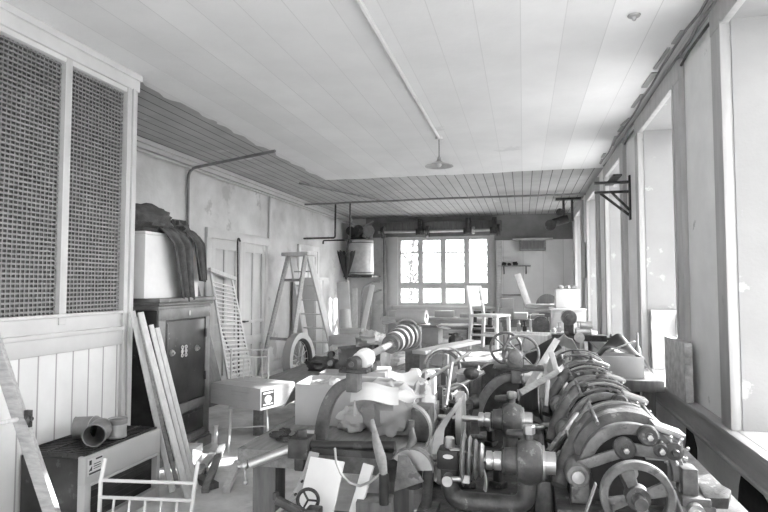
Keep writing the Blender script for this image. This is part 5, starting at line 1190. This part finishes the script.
# more goods of the middle distance
tag(MB().lump((0,0,0), .10, .09, .10, 91, .15, 20, 12).build('dark_bag', M_['cloth'], None, loc=(-.86, 7.55, .90)), 'dark rounded bag standing on the brown table left of the pale chair', 'bag')
t = thing('curved_guard', 'dark curved sheet guard standing behind the wheel arm machine', 'guard', (-.20, 4.62, BZ+.002))
MB().band(frame((-.20, 4.62, .93), (0,-1,0), (1,0,0)), .17, .176, .16, R(10), R(175), 26).build('hood', M_['iron'], t, w=True)
MB().prism([(.17*math.cos(R(a)), .17*math.sin(R(a))) for a in range(10, 176, 8)]+[(-.17, -.29), (.10, -.29)], .006, frame((-.20, 4.47, .93), (0,-1,0), (1,0,0))).build('side_plate', M_['iron'], t, w=True)
t = thing('parts_box', 'dark wooden box of machine parts between the two rows of machines', 'box', (.04, 5.3, BZ+.002))
for x0, x1, y0, y1 in ((-.06, .11, 5.15, 5.17), (-.06, .11, 5.45, 5.47), (-.06, -.04, 5.15, 5.47), (.09, .11, 5.15, 5.47)): MB().box(x0, x1, y0, y1, BZ+.002, .86).build('side', M_['darkwood'], t, w=True)
MB().box(-.05, .10, 5.16, 5.46, BZ+.004, BZ+.02).build('bottom', M_['darkwood'], t, w=True)
for k, (x, y, z, r) in enumerate(((-.40, 5.7, .0, .13), (-.15, 5.9, 0, .10), (-.36, 6.1, 0, .11))):
    t = thing('loose_pulley', ['large flat pulley leaning at the back of the centre bed', 'small flat pulley at the back right of the centre bed', 'flat pulley farthest back on the centre bed'][k], 'pulley', (x, y, BZ+.002), 0, 'loose pulleys on the centre bed')
    MB().lathe([(r*.86, -.03), (r, -.03), (r*1.02, 0), (r, .03), (r*.86, .03)], frame((0, 0, r*1.02), (.3, -1, .2)), 32, closed=True).build('rim', M_['steel'], t)
    MB().lathe([(.012, -.03), (.03, -.03), (.03, .03), (.012, .03)], frame((0, 0, r*1.02), (.3, -1, .2)), 16, closed=True).build('hub', M_['iron'], t)
    Mw = frame((0, 0, r*1.02), (.3, -1, .2))
    for q in range(5):
        a = q*1.257; MB().tube([Mw @ V((.02*math.cos(a), .02*math.sin(a), 0)), Mw @ V((r*.9*math.cos(a), r*.9*math.sin(a), 0))], .008, 6).build('spoke', M_['steel'], t)
for k, (x, y, z, rz) in enumerate(((-.30, 3.12, BZ, .3), (-.14, 3.16, BZ, -.5), (-.05, 3.85, BZ, .2), (-.22, 3.95, BZ, 1.1))):
    t = thing('tool_post', ['small tool post behind the stepped pulleys of the nearest machine', 'small tool post behind the nearest ball head', 'small tool post right of the second curved arm', 'small tool post under the second curved arm'][k], 'tool post', (x, y, z+.002), rz, 'tool posts on the centre bed')
    MB().box(-.04, .04, -.03, .03, 0, .03).box(-.02, .02, -.02, .02, .03, .10).build('post', M_['iron'], t, bevel=.004)
    MB().box(-.045, .045, -.015, .015, .10, .135).build('tool_holder', M_['lightsteel'], t, bevel=.004)
    MB().cyl((.0, 0, .135), (.0, 0, .16), .012, 6).build('nut', M_['bright'], t)
    MB().tube([(.04, 0, .117), (.09, 0, .125)], .009, 8).build('tool_bit', M_['bright'], t)
# ------------------------------------------------------------------ floor between safe and workbench
DB = [((186,470),(214,486),.09,.05,'darkwood','dark thick timber lying on the floor beside the leaning planks'), ((205,490),(222,455),.06,.05,'wood','timber offcut propped on the others on the floor'), ((193,480),(212,463),.07,.035,'oldwood','grey offcut lying crosswise in the floor heap'), ((226,490),(238,472),.06,.05,'palewood','short pale post offcut at the right of the floor heap'), ((190,462),(212,472),.05,.03,'palewood','thin pale lath at the back of the floor heap')]
for k, (a, b_, w_, t_, m, lb) in enumerate(DB):
    p, q = at(*a, Z=.03), at(*b_, Z=.03); p.z = t_/2+.002; q.z = t_/2+.002+(.09 if k in (1, 2, 3) else 0)
    plank('floor_offcut', lb, p, q, w_, t_, M_[m], 'offcut', group='timber offcuts on the floor', bevel=.004)
tag(MB().cyl((-2.88, 4.62, .052), (-2.80, 4.72, .052), .05, 16).build('round_block', M_['wood'], None, w=True, loc=(-2.84, 4.67, 0)), 'small round wooden block in the floor heap', 'block')
carton('plinth_box', 'white box on the floor against the foot of the safe', 'box', (-3.12, 5.0, .001), .16, .22, .16, R(8), M_['white'], tape=False)
tag(MB().lathe([(.06, 0), (.06, .01), (.02, .05), (.018, .22), (.03, .25), (.0, .26)]).build('white_peg', M_['white'], None, loc=(-3.12, 5.48, .0)), 'white turned peg standing on the floor at the corner of the safe', 'peg')
# ------------------------------------------------------------------ trees outside the back window
for k, (x, y, h_, r) in enumerate(((-5.2, 27, 7.0, 2.4), (-1.5, 33, 8.0, 3.0))):
    t = thing('garden_tree', ['bare-crowned tree outside the left half of the back window', 'farther tree outside the right half of the back window'][k], 'tree', (x, y, -.7))
    b = MB().tube([(0,0,0), (.1,0,1.4), (0,.1,2.8), (.2,0,h_*.8)], [.2, .16, .13, .04], 8)
    for q in range(26):
        a = rnd.uniform(0, 6.28); z = rnd.uniform(1.2, h_*.75); L = r*rnd.uniform(.5, 1); s = V((0, 0, z))
        e = V((math.cos(a)*L, math.sin(a)*L, z+rnd.uniform(.6, 1.6)))
        b.tube([s, s.lerp(e, .5)+V((0,0,.15)), e], [.05, .03, .012], 5)
    b.build('trunk', M_['darkwood'], t)
    vs = []; fs = []
    for q in range(2600):
        a = rnd.uniform(0, 6.28); rr_ = r*rnd.random()**.5; z = h_*.22+h_*.74*rnd.random()
        rr_ *= max(.25, 1-abs(z-h_*.5)/(h_*.62))
        c = V((rr_*math.cos(a), rr_*math.sin(a), z)); d1 = V((rnd.gauss(0,1), rnd.gauss(0,1), rnd.gauss(0,1))).normalized(); d2 = d1.orthogonal().normalized()
        s_ = rnd.uniform(.05, .10); n = len(vs)
        vs += [c-d1*s_, c+d2*s_*.5, c+d1*s_, c-d2*s_*.5]; fs.append((n, n+1, n+2, n+3))
    me = bpy.data.meshes.new('foliage'); me.from_pydata([tuple(v) for v in vs], [], fs); me.materials.append(M_['leaf'])
    o = bpy.data.objects.new('foliage', me); COL.objects.link(o); o.parent = t
